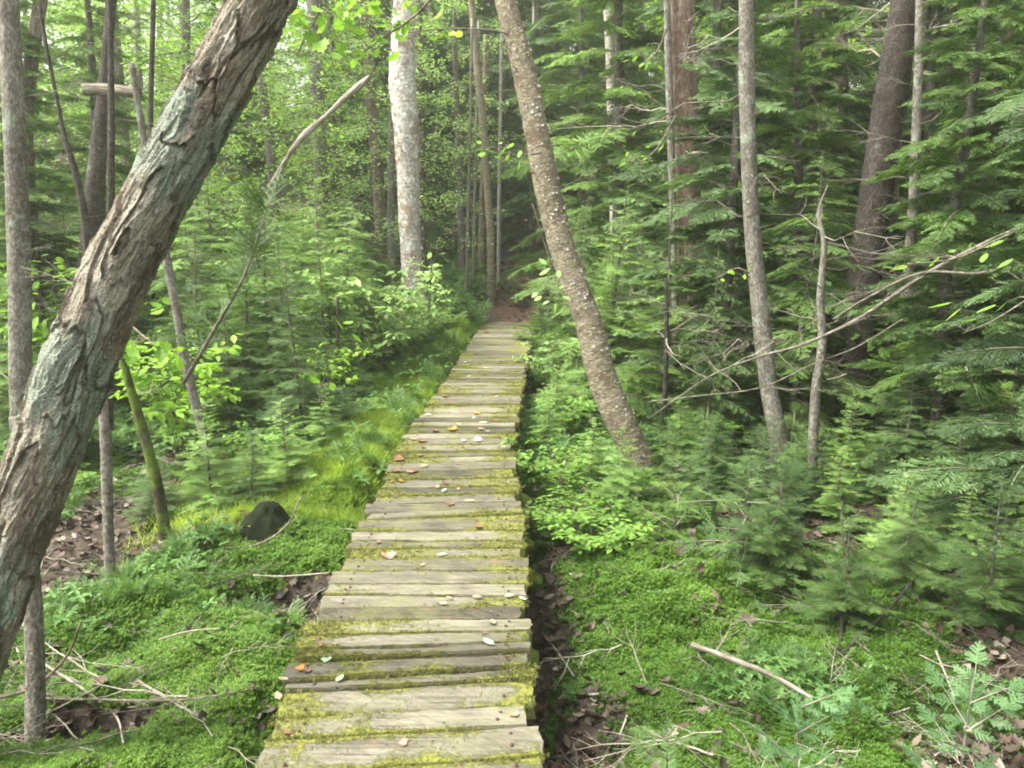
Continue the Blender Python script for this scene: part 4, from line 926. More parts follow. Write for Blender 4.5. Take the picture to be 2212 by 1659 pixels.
# T1 moss tuft and cover ------------------------------------------------------------------------
# ---------------------------------------------------------------- fallen leaves on the deck
LT = {'big': LV['maple'], 'ov': LV['ovate']}
def curl(T, r, amt):
    T = T.copy(); T[..., 2] = 0
    c = T[..., 1] * amt * 1.8; T[..., 2] += np.abs(T[..., 1]) ** 1.5 * amt * 2 + (T[..., 0] - .5) ** 2 * amt * 1.2; return T
leafs = [(868, 308, 'pink', .075, 'm', 7), (1180, 315, 'white', .05, 'o', 7), (1420, 135, 'brown', .05, 'm', 7), (1105, 368, 'tan', .035, 'o', 7), (1400, 575, 'tan', .045, 'o', 7), (1275, 590, 'tan', .03, 'o', 7), (1605, 578, 'white', .045, 'o', 7),
         (1700, 578, 'white', .042, 'o', 7), (1510, 730, 'tan', .04, 'm', 7), (1475, 850, 'white', .06, 'o', 7), (1445, 800, 'brown', .035, 'o', 7), (545, 1118, 'green', .05, 'o', 7), (185, 1235, 'tan', .055, 'o', 7), (245, 1105, 'tan', .045, 'o', 7),
         (450, 890, 'brown', .035, 'o', 7), (995, 1500, 'pink', .03, 'm', 7), (1195, 612, 'tan', .04, 'o', 7), (820, 235, 'brown', .03, 'm', 7), (1440, 235, 'brown', .025, 'o', 7), (490, 960, 'green', .04, 'm', 7), (340, 1035, 'orange', .035, 'm', 7),
         (300, 1050, 'pink', .035, 'o', 7), (375, 1055, 'brown', .035, 'm', 7), (1690, 1330, 'pink', .028, 'm', 7), (1655, 1310, 'orange', .022, 'o', 7), (210, 1440, 'brown', .03, 'm', 7), (250, 1470, 'pink', .025, 'o', 7),
         (1145, 960, 'orange', .09, 'm', 3), (970, 962, 'brown', .08, 'm', 3), (1275, 838, 'orange', .08, 'm', 3), (1350, 500, 'yellow', .08, 'o', 3), (1045, 710, 'brown', .09, 'm', 3), (1475, 797, 'brown', .08, 'o', 3), (1420, 880, 'brown', .10, 'm', 3),
         (1385, 902, 'white', .09, 'o', 3), (1340, 1030, 'white', .08, 'm', 3), (1210, 1045, 'white', .07, 'o', 3), (1310, 950, 'tan', .07, 'm', 3), (1150, 912, 'white', .06, 'o', 3), (870, 1030, 'tan', .08, 'o', 3), (905, 1050, 'brown', .08, 'm', 3),
         (760, 1170, 'brown', .09, 'm', 3), (740, 1150, 'orange', .06, 'o', 3), (780, 1265, 'brown', .10, 'm', 3), (870, 1152, 'brown', .07, 'o', 3), (940, 1220, 'tan', .07, 'm', 3), (830, 1277, 'pink', .08, 'o', 3), (1010, 1368, 'tan', .06, 'o', 3),
         (1075, 1395, 'white', .07, 'o', 3), (1160, 1403, 'tan', .05, 'o', 3), (1110, 1495, 'brown', .06, 'm', 3), (1290, 1480, 'tan', .075, 'o', 3), (730, 1445, 'brown', .05, 'o', 3), (1355, 240, 'brown', .13, 'm', 3), (965, 842, 'white', .07, 'o', 3),
         (1200, 650, 'brown', .06, 'o', 3), (900, 1095, 'brown', .08, 'o', 3), (1060, 1360, 'brown', .06, 'm', 3), (1140, 1210, 'brown', .05, 'o', 3), (700, 1270, 'brown', .08, 'm', 3), (740, 1340, 'orange', .05, 'm', 3), (690, 1330, 'pink', .05, 'o', 3),
         (1290, 865, 'white', .05, 'o', 3), (1405, 970, 'green', .06, 'o', 3), (1480, 1080, 'green', .05, 'o', 3), (1215, 462, 'white', .07, 'o', 3), (1430, 715, 'white', .07, 'o', 3), (1235, 565, 'white', .06, 'o', 3), (1190, 1085, 'brown', .05, 'o', 3)]
r = np.random.default_rng(5)
CN = {'pink': 'reddish', 'white': 'whitish', 'brown': 'brown', 'tan': 'tan', 'green': 'pale green', 'orange': 'orange', 'yellow': 'yellow'}
for q, (zx, zy, c, s, kd, reg) in enumerate(leafs):
    px, py = (540 + zx * .3418, 1092 + zy * .3418) if reg == 7 else (648 + zx * .293, 648 + zy * .293)
    p = plane(px, py, .006); s *= .85 if reg == 3 else 1.0
    T = curl(LT['big' if kd == 'm' else 'ov'], r, r.uniform(.1, .35)); T = place(T, rotz(np.array([r.uniform(0, 6.28)])) @ rotx(np.array([r.normal(0, .12)])), [[0, 0, .002]], [s])
    T[..., 2] -= T[..., 2].min() - .001
    sd = (p.x - float(xl(p.y))) / (float(xr(p.y)) - float(xl(p.y)))
    side = 'left edge' if sd < .25 else ('right edge' if sd > .75 else ('left of its middle' if sd < .5 else 'right of its middle'))
    zone = 'nearest boards' if p.y < 3 else ('near boards' if p.y < 4.2 else ('boards before the bend' if p.y < 5.4 else ('boards past the bend' if p.y < 8 else 'farthest boards')))
    lab = f"{CN[c]} {'lobed' if kd == 'm' else 'oval'} fallen leaf on the {zone}, {'at the' if 'edge' in side else ''} {side}".replace('  ', ' ')
    o = link('fallen_leaf', tris_mesh('fallen_leaf', T, [M['dry_' + c]], np.zeros(len(T), int))); o.location = p
    tag(o, lab, 'leaf', 'fallen leaves lying on the boardwalk')

# ---------------------------------------------------------------- moss on deck (tiny shoots)
def shoot_proto(seed, n, h, w, spread, mat, curlz=.5):
    r_ = np.random.default_rng(seed); T = []
    for q in range(n):
        a = r_.uniform(0, 6.28); b = np.array([r_.normal(0, spread), r_.normal(0, spread), 0]); l = h * r_.uniform(.5, 1.1); d = np.array([math.cos(a), math.sin(a)])
        tip = b + np.array([d[0] * l * curlz, d[1] * l * curlz, l]); pr = np.array([-d[1], d[0], 0]) * w / 2
        T.append([b - pr, b + pr, tip])
    return tris_mesh('shoot', np.array(T), [mat], np.zeros(len(T), int), r_.uniform(0, 1, len(T)))
def star_proto(seed, stems, h, nl, ll, lw, spread, mat):
    """moss clump: upright shoots with whorls of small leaves"""
    r_ = np.random.default_rng(seed); T = []; tn = []
    for q in range(stems):
        b = np.array([r_.normal(0, spread), r_.normal(0, spread), -.006]); hh = h * r_.uniform(.5, 1.1); v = r_.uniform(0, 1); ln = r_.normal(0, .25, 2)
        for k in range(nl):
            t = .25 + .75 * (k + 1) / nl; a = k * 2.4 + q; c = b + np.array([ln[0] * hh * t, ln[1] * hh * t, hh * t]); l = ll * (1.15 - .4 * t)
            d = np.array([math.cos(a), math.sin(a), .55]); pr = np.array([-math.sin(a), math.cos(a), 0]) * lw / 2
            T.append([c - pr, c + pr, c + d * l]); tn.append(v * .6 + .4 * t)
    return tris_mesh('clump', np.array(T), [mat], np.zeros(len(T), int), np.array(tn))
dp = np.array(deck_pts); r = np.random.default_rng(8)
rep = np.repeat(np.arange(len(dp)), 5); dj = dp[rep]; kp = (dj[:, 1] < 9) & (dj[:, 3] + r.normal(0, .12, len(dj)) > .66); dj = dj[kp]; n = len(dj)
pp = np.stack([dj[:, 0] + r.normal(0, .010, n), dj[:, 1] + r.normal(0, .012, n), dj[:, 2] - .001], -1)
scatter('deck_moss', pp, np.stack([r.normal(0, .2, n), r.normal(0, .2, n), r.uniform(0, 6.28, n)], -1), r.uniform(.5, 1.2, n), r.integers(0, 2, n),
        [shoot_proto(400 + q, 14, .007, .003, .006, M['deckmoss'], .9) for q in range(2)], 'yellow-green moss growing in patches over the planks', r.normal(0, .1, n))

# ---------------------------------------------------------------- ground moss, herbs, litter
def sample(n, x0, x1, y0, y1, r, keep):
    # density higher near the camera: y ~ biased
    u = r.uniform(0, 1, n); y = y0 * (y1 / y0) ** u; x = x0 + (x1 - x0) * r.uniform(0, 1, n)
    hw = (y * .66 + .5); x = np.clip(-1, 1, 1) * r.uniform(-1, 1, n) * hw
    dk = (x < xl(y) - .015) | (x > xr(y) + .03) | (y > YEND)
    x, y = x[dk], y[dk]; k = keep(x, y, r); return x[k], y[k]
r = np.random.default_rng(21)
def keep_m(x, y, r): return mossf(x, y) + r.normal(0, .12, len(x)) > .45
x, y = sample(230000, 0, 0, 1.6, 12, r, keep_m); n = len(x); z = gh(x, y)
eps = .03; sxx = (gh(x + eps, y) - z) / eps; syy = (gh(x, y + eps) - z) / eps
big = np.clip(.55 + .16 * y, .8, 2.4)
bright = .12 * fbm(x * .8, y * .8, 0, 55, 2) + .10 * sst(1.6, .2, xl(y) - x) * (x < xl(y)) + .22 * sst(4.3, 7, y) * (x < xl(y)) * sst(2.2, 1.0, xl(y) - x) - .26 * sst(1.0, 2.6, x) + .14 * fbm(x * 4, y * 4, 0, 56, 3) + .9 * np.clip(.075 * fbm(x * 2.7, y * 2.7, 0, 9, 3), -.08, .08)  # moss tint, with shade painted in towards the right and in hollows
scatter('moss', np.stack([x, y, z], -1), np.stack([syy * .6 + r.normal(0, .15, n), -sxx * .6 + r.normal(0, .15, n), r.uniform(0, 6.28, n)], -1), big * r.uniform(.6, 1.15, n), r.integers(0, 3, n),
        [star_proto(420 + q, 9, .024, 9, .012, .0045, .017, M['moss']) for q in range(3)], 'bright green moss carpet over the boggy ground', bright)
# grass strip on the left bank
def keep_g(x, y, r):
    dl = xl(y) - x
    return (dl > 0) & (dl < 1.6) & (y > 4.6) & (y < 11.6) & (r.uniform(0, 1, len(x)) < sst(1.7, .5, dl))
x, y = sample(150000, 0, 0, 4, 11.8, r, keep_g); n = len(x); z = gh(x, y)
scatter('grass', np.stack([x, y, z], -1), np.stack([r.normal(0, .45, n), r.normal(0, .45, n), r.uniform(0, 6.28, n)], -1), r.uniform(.4, 1.35, n) * (1.0 + .5 * fbm(x * 5, y * 5, 0, 7, 2)), r.integers(0, 2, n),
        [shoot_proto(440 + q, 8, .075, .004, .02, M['grass'], .6) for q in range(2)], 'soft yellow-green sedge along the left bank of the boardwalk', .22 + .3 * fbm(x * 3, y * 3, 0, 3, 3) + r.normal(0, .12, n))
# herbs: small whorled leaves
def herb_proto(seed, nw, ls, kind='ovate'):
    r_ = np.random.default_rng(seed); F = []; tn = []
    for q in range(nw):
        c = np.array([r_.normal(0, .05), r_.normal(0, .05), r_.uniform(.03, .12)]); m = r_.integers(3, 6); a = r_.uniform(0, 6.28) + np.arange(m) * 6.28 / m
        F.append(place(LV[kind], rotz(a) @ roty(r_.normal(.1, .25, m)), np.tile(c, (m, 1)), ls * r_.uniform(.7, 1.1, m))); tn.append(np.repeat(r_.uniform(0, 1, m), len(LV[kind])))
    T = np.concatenate(F); return tris_mesh('herb', T, [M['herb']], np.zeros(len(T), int), np.concatenate(tn))
def sprig_proto(seed):
    r_ = np.random.default_rng(seed); F = []
    for q in range(4):
        a = r_.uniform(0, 6.28); F.append(place(SPR[1][q], rotz(np.array([a])) @ roty(np.array([-r_.uniform(.4, 1.2)])), [[0, 0, 0]], [r_.uniform(.5, .9)]))
    T = np.concatenate(F); return tris_mesh('sprig', T, [M['herb']], np.zeros(len(T), int), r_.uniform(0, 1, len(T)))
def keep_h(x, y, r): return ((x > xl(y)) | (x < xl(y) - .75) | (y > 11.4) | (y < 5.5) | (r.uniform(0, 1, len(x)) < .3)) & (fbm(x * 1.7 + 9, y * 1.7, 0, 66, 3) + .85 * sst(4.6, 7.5, y) + r.normal(0, .16, len(x)) > .62) & (trail(x, y) < .35)
x, y = sample(26000, 0, 0, 2.6, 20, r, keep_h); n = len(x); z = gh(x, y)
scatter('herbs', np.stack([x, y, z], -1), np.stack([r.normal(0, .15, n), r.normal(0, .15, n), r.uniform(0, 6.28, n)], -1), r.uniform(.6, 1.3, n) * np.clip(.12 + .16 * y, .5, 2.0), np.where(r.uniform(0, 1, n) < .5, r.integers(3, 5, n), r.integers(0, 3, n)),
        [herb_proto(460, 4, .045), herb_proto(461, 5, .055), herb_proto(462, 3, .04), sprig_proto(463), sprig_proto(464)], 'low leafy herbs and seedlings on the forest floor', .08 * sst(1, -2, x) - .14 * sst(1.2, 3, x))
# litter
def lit_proto(seed, kind):
    T = curl(LV[kind], None, .3); return tris_mesh('litter_leaf', T, [M['litter']], np.zeros(len(T), int))
def keep_l(x, y, r): return (mossf(x, y) + r.normal(0, .25, len(x)) < .42) | (r.uniform(0, 1, len(x)) < .04)
x, y = sample(34000, 0, 0, 1.8, 22, r, keep_l); n = len(x); z = gh(x, y)
scatter('leaf_litter', np.stack([x, y, z + .008 + .012 * r.uniform(0, 1, n)], -1), np.stack([r.normal(0, .5, n), r.normal(0, .5, n), r.uniform(0, 6.28, n)], -1), r.uniform(.03, .075, n) * np.clip(.8 + .04 * y, .8, 1.5), r.integers(0, 2, n),
        [lit_proto(1, 'ovate'), lit_proto(2, 'maple')], 'dead brown leaves strewn over the forest floor')
def keep_t(x, y, r): return r.uniform(0, 1, len(x)) < .9
x, y = sample(900, 0, 0, 2.2, 12, r, keep_t); n = len(x); z = gh(x, y)
scatter('twig_litter', np.stack([x, y, z + .03], -1), np.stack([r.normal(0, .25, n), r.normal(0, .12, n), r.uniform(0, 6.28, n)], -1), r.uniform(.12, .5, n), r.integers(0, 8, n), DB, 'thin dead twigs lying about on the moss')
# ---------------------------------------------------------------- young firs and shrubs placed by hand
def at_px(px, d): return (px - 1106) / FPX * d
def topfit(px, d, row_top, h0):
    """scale so that a plant of height h0 at (px, d) reaches the frame row row_top"""
    x = at_px(px, d); z0 = float(gh(x, d)); zt = P(px, row_top, d).z
    return x, max(.25, (zt - z0) / h0)
def fir(px, d, row, label, pr=None, k=None, group='young firs in the undergrowth', name='fir_sapling', wide=1.0):
    pr = pr if pr is not None else FS[R.randrange(4)]
    h0 = 2.0 if pr in FS else 1.0
    x, s = topfit(px, d, row, h0)
    o = plant(name, label, 'fir', pr, x, d, s, R.uniform(0, 6.28), group, (R.uniform(-.06, .06), R.uniform(-.06, .06)))
    w = wide * min(1.5, max(1.0, 1.0 / s ** .4)); o.scale = (s * w, s * w, s); return o
L1 = 'young fir in the thicket'
for a in [
    (1440, 6.9, 395, 'pointed young fir with its top before the stout two-toned trunk'), (1330, 7.6, 520, 'young fir close behind the golden birch trunk'), (1240, 9.5, 470, 'light green fir behind the golden birch above the boardwalk end'),
    (1560, 7.2, 520, 'bushy fir between the stout trunk and the slim curving trunk'), (1205, 7.4, 800, 'low fir crowding the right edge of the far boards'), (1190, 6.4, 880, 'small fir touching the right edge of the boards at the bend'),
    (1290, 5.3, 960, 'low bushy fir in front of the foot of the golden birch'), (1350, 4.9, 1010, 'small fir at the very foot of the golden birch'), (1550, 5.2, 1010, 'spreading pale fir right of the foot of the golden birch'),
    (1680, 6.6, 640, 'dark fir just behind the slim curving trunk'), (1860, 5.6, 860, 'bushy fir in front of the base of the dark spruce'), (1990, 5.4, 800, 'bushy fir right of the dark spruce base'),
    (2110, 5.2, 860, 'shadowy fir near the right edge at mid height'), (2200, 5.0, 700, 'tall shadowy fir at the right edge'), (1850, 4.6, 1010, 'dark young fir right of the spotted sapling'),
    (1990, 4.2, 1080, 'low dark fir before the shaded bank'), (2160, 4.1, 1060, 'low dark fir at the right edge above the shaded bank'), (1650, 4.9, 1090, 'low fir before the foot of the slim curving trunk'),
    (1480, 5.8, 920, 'fir seedling behind the golden birch foot'), (1760, 7.4, 560, 'fir behind the spotted sapling'), (2060, 7.0, 560, 'hanging fir right of the thin straight pole'), (1395, 8.4, 470, 'fir between the golden birch and the pointed young fir'),
    (640, 6.4, 560, 'light green fir standing left of the black stem'), (560, 7.6, 430, 'light green fir behind the dark leaning sapling'), (720, 8.2, 600, 'young fir around the thin black stem'), (480, 6.6, 640, 'pale fir just right of the leaning tree'),
    (690, 9.8, 380, 'taller fir with layered boughs left of the dim brown trunk'), (600, 5.2, 860, 'small dark fir between the leaning tree and the mossy bank'), (520, 4.9, 930, 'small fir above the hollow stump'), (430, 5.0, 870, 'dark low fir by the grey slim stem'),
    (690, 6.0, 860, 'fir seedling on the left bank'), (790, 9.4, 640, 'fir seedling left of the pale shrub'), (400, 7.2, 480, 'fir right beside the leaning tree trunk'), (300, 4.9, 980, 'low fir under the leaning tree'), (770, 7.4, 800, 'smallest fir on the far left bank'),
    (120, 6.2, 760, 'low fir seen left of the leaning tree'), (10, 6.8, 640, 'low fir at the left edge behind the grey trunk'), (240, 8.4, 560, 'fir between the thin pole and the leaning tree'),
    (930, 12.6, 620, 'dim fir right behind the pale shrub'), (1190, 12.8, 520, 'dim fir beside the trail mouth'), (1125, 13.8, 580, 'low dim fir seedling in the trail mouth'), (1170, 11.0, 640, 'seedling by the right corner of the boardwalk end')]:
    fir(a[0], a[1], a[2], a[3])
rt = random.Random(123); near = []; c_ = 0
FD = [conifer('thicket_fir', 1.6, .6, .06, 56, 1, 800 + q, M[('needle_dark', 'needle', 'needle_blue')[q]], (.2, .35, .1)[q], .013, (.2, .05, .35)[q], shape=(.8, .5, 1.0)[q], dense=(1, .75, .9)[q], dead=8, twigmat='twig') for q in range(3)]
for _ in range(3000):
    if c_ >= 60: break
    d = rt.uniform(3.3, 6.2); px = rt.uniform(1440, 2420); x = at_px(px, d)
    lim = 3.35 + max(0, (1800 - px)) / 300.0 * .9
    if d < lim or (1735 < px < 1795 and d < 4.9): continue
    if any((x - a) ** 2 + (d - b) ** 2 < .38 ** 2 for a, b in near): continue
    row = rt.uniform(820, 1060) if d > 4.4 else rt.uniform(960, 1150)
    x_, s_ = topfit(px, d, row, 1.6)
    if not .22 < s_ < 1.25: continue
    near.append((x, d)); pr = FD[rt.choice([0, 0, 1, 2])]
    LM2 = [(0, 'golden birch foot'), (1560, 'two-toned trunk'), (1640, 'slim curving trunk'), (1760, 'spotted sapling'), (1850, 'dark spruce'), (1960, 'thin straight pole'), (2080, 'rust brown trunk'), (2200, 'right edge'), (9999, '')]
    q = next(k for k in range(8) if LM2[k][0] <= px < LM2[k + 1][0])
    lab = f"{'knee-high' if s_ < .42 else 'waist-high'} {'blue-green' if pr is not FD[1] else 'green'} fir in the {'front' if d < 4.4 else ('middle' if d < 5.3 else 'back')} of the thicket below the {LM2[q][1]}"
    o = plant('fir_sapling', lab, 'fir', pr, x, d, s_, rt.uniform(0, 6.28), 'small firs of the right-hand thicket', (rt.uniform(-.1, .1), rt.uniform(-.1, .1))); w = min(1.4, 1 / s_ ** .35); o.scale = (s_ * w, s_ * w, s_); c_ += 1
# near light-green firs
def nearfir(px, d, row, label, h, r0, nb, seed, mat='needle_mint', droop=.05, elev=.35, lod=0):
    x = at_px(px, d); zt = P(px, row, d).z; z0 = float(gh(x, d)); 
    pr = conifer('near_fir', h, r0, .08, nb, lod, seed, M[mat], droop, .007, elev, shape=.7, twigmat='twig_pale', lmin=.08)
    o = plant('fir_sapling', label, 'fir', pr, x, d, 1.0, R.uniform(0, 6.28), 'small firs in the foreground'); o.location.z = zt - h
    return o
nearfir(1791, 1.45, 1512, 'mint green fir tip rising into the bottom of the view right of the boardwalk', 1.2, .22, 44, 501)
nearfir(2200, 1.35, 1470, 'mint green fir shoot cut by the bottom right corner', 1.2, .2, 40, 502)
nearfir(1480, 2.0, 1580, 'flat grey-green fir sprig at the bottom between boardwalk and mint fir', .8, .26, 30, 503, 'needle_blue')
nearfir(345, 2.85, 1590, 'small bright fir sprig at the bottom left', .35, .25, 14, 504, 'needle')
nearfir(1480, 4.4, 985, 'spreading fir boughs reaching left in front of the golden birch foot', .95, .5, 34, 505, 'needle', .12, .2, 1)
nearfir(1640, 4.0, 1010, 'grey-green fir with pale bare twigs at the centre right', .95, .5, 34, 506, 'needle_blue', .12, .15, 1)
# dark leaning hemlock sapling left
W = [P(395, 830, 4.6), P(470, 700, 4.55), P(530, 590, 4.5), P(575, 455, 4.5)]
o = thing('hemlock_sapling', 'dark plumed sapling leaning right, just right of the leaning tree', 'tree', W[0])
tube('trunk', [w - W[0] for w in W], [.012, .010, .007, .003], 8, 30, M['twig'], o)
Cc = catmull([list(w - W[0]) for w in W], 40); r = np.random.default_rng(71); F = []; tn = []
for q in range(46):
    c = Cc[r.integers(6, 40)]; az = r.uniform(0, 6.28)
    T = place(SPR[1][r.integers(4)], rotz(np.array([az])) @ roty(np.array([-r.uniform(.3, 1.1)])), [c], [r.uniform(.7, 1.4)]); F.append(T); tn.append(np.full(len(T), r.uniform(0, .5)))
F = np.concatenate(F); link('crown', tris_mesh('crown', F, [M['needle']], np.zeros(len(F), int), np.concatenate(tn)), o)
# shrubs
for (px, d, row, k, label) in [(850, 9.6, 560, 0, 'pale leafy shrub in front of the flaking birch'), (900, 10.2, 610, 0, 'pale shrub at the foot of the flaking birch'), (790, 9.0, 600, 0, 'pale shrub left of the one at the birch foot'),
                               (930, 10.8, 640, 1, 'low green shrub by the left corner of the boardwalk end'), (960, 11.2, 690, 0, 'round-leaved shrub touching the left corner of the boardwalk end'), (1180, 9.0, 720, 0, 'leafy shrub along the right edge of the far boards'), (1160, 10.6, 700, 1, 'small shrub at the right corner of the boardwalk end'),
                               (1230, 6.8, 830, 1, 'low leafy shrub right of the bend'), (1200, 5.4, 930, 1, 'low shrub just right of the bend'), (1235, 4.6, 1060, 1, 'low leafy clump beside the mossy cross logs'), (1290, 4.3, 1100, 1, 'leafy clump behind the right moss bank'),
                               (700, 7.4, 720, 2, 'bright leafy shrub among the left firs'), (380, 6.2, 700, 2, 'bright yellow-green shrub just right of the leaning tree'), (640, 8.6, 560, 0, 'pale shrub among the left firs'), (760, 6.8, 850, 1, 'low shrub on the left bank'),
                               (560, 5.6, 900, 1, 'low shrub left of the bank firs'), (60, 5.6, 1010, 1, 'low shrub left of the leaning tree'), (150, 7.4, 520, 2, 'bright leafy shrub behind the crooked sapling'), (2050, 6.4, 620, 1, 'leafy shrub right of the thin pole'), (1545, 6.3, 900, 1, 'shadowy low shrub between the golden birch and the slim trunk'),
                               (2120, 8.0, 430, 2, 'bright leaves showing deep at the right edge'), (1090, 15.5, 620, 1, 'low dim shrub in the trail mouth')]:
    x, s = topfit(px, d, row, 1.0)
    o = tag(link('shrub', BU[k]), label, 'shrub', 'leafy shrubs in the undergrowth'); o.location = onground(x, d); o.rotation_euler = (0, 0, R.uniform(0, 6.28)); w = min(1.3, max(s, .6)); o.scale = (w, w, s)

# ---------------------------------------------------------------- taller trees beyond
taken = []
def tall(px, d, pr, label, s=1.0, cat='tree', name='fir_tree', group='trees of the surrounding woods', squash=1.0):
    x = at_px(px, d); taken.append((x, d))
    o = plant(name, label, cat, pr, x, d, s, R.uniform(0, 6.28), group, (R.uniform(-.04, .04), R.uniform(-.04, .04))); return o
for (px, d, pr, s, nm, lab) in [
    (1330, 11.5, HM[0], 1.0, 'fir_tree', 'tall feathery fir behind the golden birch, right of the trail'), (1530, 10.0, HM[1], .95, 'fir_tree', 'tall fir filling the gap right of the stout trunk'), (1760, 8.8, HM[2], .9, 'fir_tree', 'tall hemlock behind the spotted sapling'),
    (1950, 9.0, HM[3], .9, 'fir_tree', 'tall hemlock behind the dark spruce'), (2150, 9.2, HM[1], .95, 'fir_tree', 'tall hemlock at the right edge'), (1730, 7.6, HM[0], .62, 'fir_tree', 'hemlock with layered boughs right of the slim trunk'), (2080, 6.7, HM[2], .65, 'fir_tree', 'hemlock with drooping boughs near the right edge'),
    (2060, 5.6, HM[3], .55, 'fir_tree', 'hemlock whose boughs hang right of the dark spruce'), (1560, 7.0, HM[1], .6, 'fir_tree', 'hemlock with layered boughs just right of the stout trunk'), (2260, 6.0, HM[0], .7, 'fir_tree', 'hemlock just outside the right edge reaching in'), (2300, 4.2, HM[1], .5, 'fir_tree', 'nearest hemlock reaching in from the right edge'),
    (960, 17.5, DK[0], 1.0, 'fir_tree', 'dark fir deep between the flaking birch and the slim birch'), (1090, 19, DK[1], 1.05, 'fir_tree', 'dark fir deep behind the trail mouth'), (1010, 21, DK[0], 1.1, 'fir_tree', 'farthest dark fir behind the slim birch'), (1170, 17, DK[1], 1.0, 'fir_tree', 'dim fir behind the golden birch'),
    (900, 20, DK[1], 1.1, 'fir_tree', 'dim fir behind the flaking birch'), (820, 16.5, SP[0], .9, 'fir_tree', 'sparse dim fir left of the flaking birch'), (740, 17.5, HM[0], .9, 'fir_tree', 'fir behind the broken pale snag'), (1240, 14.5, HM[2], .9, 'fir_tree', 'light fir above the golden birch'),
    (600, 13, BT[0], 1.0, 'broadleaf_tree', 'broadleaf tree behind the broken pale snag'), (450, 12, BT[1], 1.0, 'broadleaf_tree', 'bright broadleaf tree hidden behind the leaning trunk'), (300, 11, BT[2], .95, 'broadleaf_tree', 'leafy tree left behind the leaning trunk'),
    (130, 11.5, BT[1], 1.0, 'broadleaf_tree', 'bright leafy tree behind the horizontal log'), (-60, 10.5, BT[0], 1.0, 'broadleaf_tree', 'leafy tree reaching in at the left edge'), (220, 9.4, HM[3], .75, 'fir_tree', 'fir behind the thin dark pole on the left'), (60, 8.4, HM[0], .65, 'fir_tree', 'fir behind the straight grey trunk on the left'),
    (700, 14.5, BT[1], .9, 'broadleaf_tree', 'bright broadleaf tree around the pale grey trunk'), (850, 13.2, BT[2], .8, 'broadleaf_tree', 'airy leafy tree crossing the top of the flaking birch'), (1000, 15.2, BT[0], .85, 'broadleaf_tree', 'leafy tree crossing the top of the slim birch')]:
    tall(px, d, pr, lab, s, name=nm)
for (x, y, pr, s_, lab) in [(4.4, 2.2, HM[0], 1.0, 'unseen hemlock added for shade beyond the right edge beside the thicket'), (3.6, .2, HM[1], 1.05, 'unseen hemlock added for shade behind the viewpoint on the right'), (6.4, 4.0, HM[2], 1.1, 'unseen hemlock added for shade past the right edge near the rust brown trunk'),
                            (6.0, .6, HM[3], 1.1, 'unseen hemlock added for shade farther out to the right of the viewpoint'), (2.6, -2.0, HM[2], 1.1, 'unseen hemlock added for shade behind the viewpoint close to the boardwalk'), (-4.6, .2, HM[1], .9, 'hemlock out of view to the left behind the leaning tree')]:
    plant('fir_tree', lab, 'tree', pr, x, y, s_, x, 'trees of the surrounding woods')  # unseen hemlocks out of frame, the right-hand ones added to shade the ground
r = random.Random(77)
cnt = 0
for _ in range(6000):
    if cnt >= 105: break
    d = 10 * (48 / 10) ** r.random(); px = r.uniform(-500, 2700); x = at_px(px, d)
    if d < 16 and 900 < px < 1230: continue
    dim = 860 < px < 1230
    if d < 12.5 and -100 < px < 1320: continue
    if px < 860 and d < 24 and r.random() < .9: continue
    if d < 14 and 1400 < px < 1530: continue
    if any((x - a) ** 2 + (d - b) ** 2 < (1.5 + d * .03) ** 2 for a, b in taken): continue
    left = px < 820
    if left: pr, nm = r.choice([(BT[0], 'broadleaf_tree'), (BT[1], 'broadleaf_tree'), (BT[2], 'broadleaf_tree'), (BT[1], 'broadleaf_tree'), (HM[r.randrange(4)], 'fir_tree')])
    elif px < 1300: pr, nm = r.choice([(DK[r.randrange(2)], 'fir_tree'), (DK[r.randrange(2)], 'fir_tree'), (SP[0], 'fir_tree')])
    else: pr, nm = r.choice([(HM[r.randrange(4)], 'fir_tree'), (SP[r.randrange(2)], 'fir_tree'), (HM[r.randrange(4)], 'fir_tree'), (BT[r.randrange(3)], 'broadleaf_tree')])
    kd = 'fir' if nm == 'fir_tree' else 'broadleaf tree'
    LMK = [(-900, 'the left edge'), (20, 'the straight grey trunk'), (240, 'the thin dark pole'), (500, 'the leaning trunk'), (690, 'the broken pale snag'), (872, 'the flaking birch'), (1040, 'the slim birch'),
           (1150, 'the golden birch'), (1310, 'the distant pale birch'), (1465, 'the two-toned trunk'), (1620, 'the slim curving trunk'), (1775, 'the spotted sapling'), (1910, 'the broad dark spruce'), (1980, 'the thin straight pole'), (2170, 'the rust brown trunk'), (9999, 'the right edge')]
    q = next(k for k in range(len(LMK) - 1) if LMK[k][0] <= px < LMK[k + 1][0])
    far = 'faraway' if d > 34 else ('distant' if d > 24 else ('more distant' if d > 17 else 'middle-distance'))
    tall(px, d, pr, f'{far} {kd} between {LMK[q][1]} and {LMK[q + 1][1]}', r.uniform(.9, 1.25) * (1 + max(0, d - 15) * .012), name=nm); cnt += 1

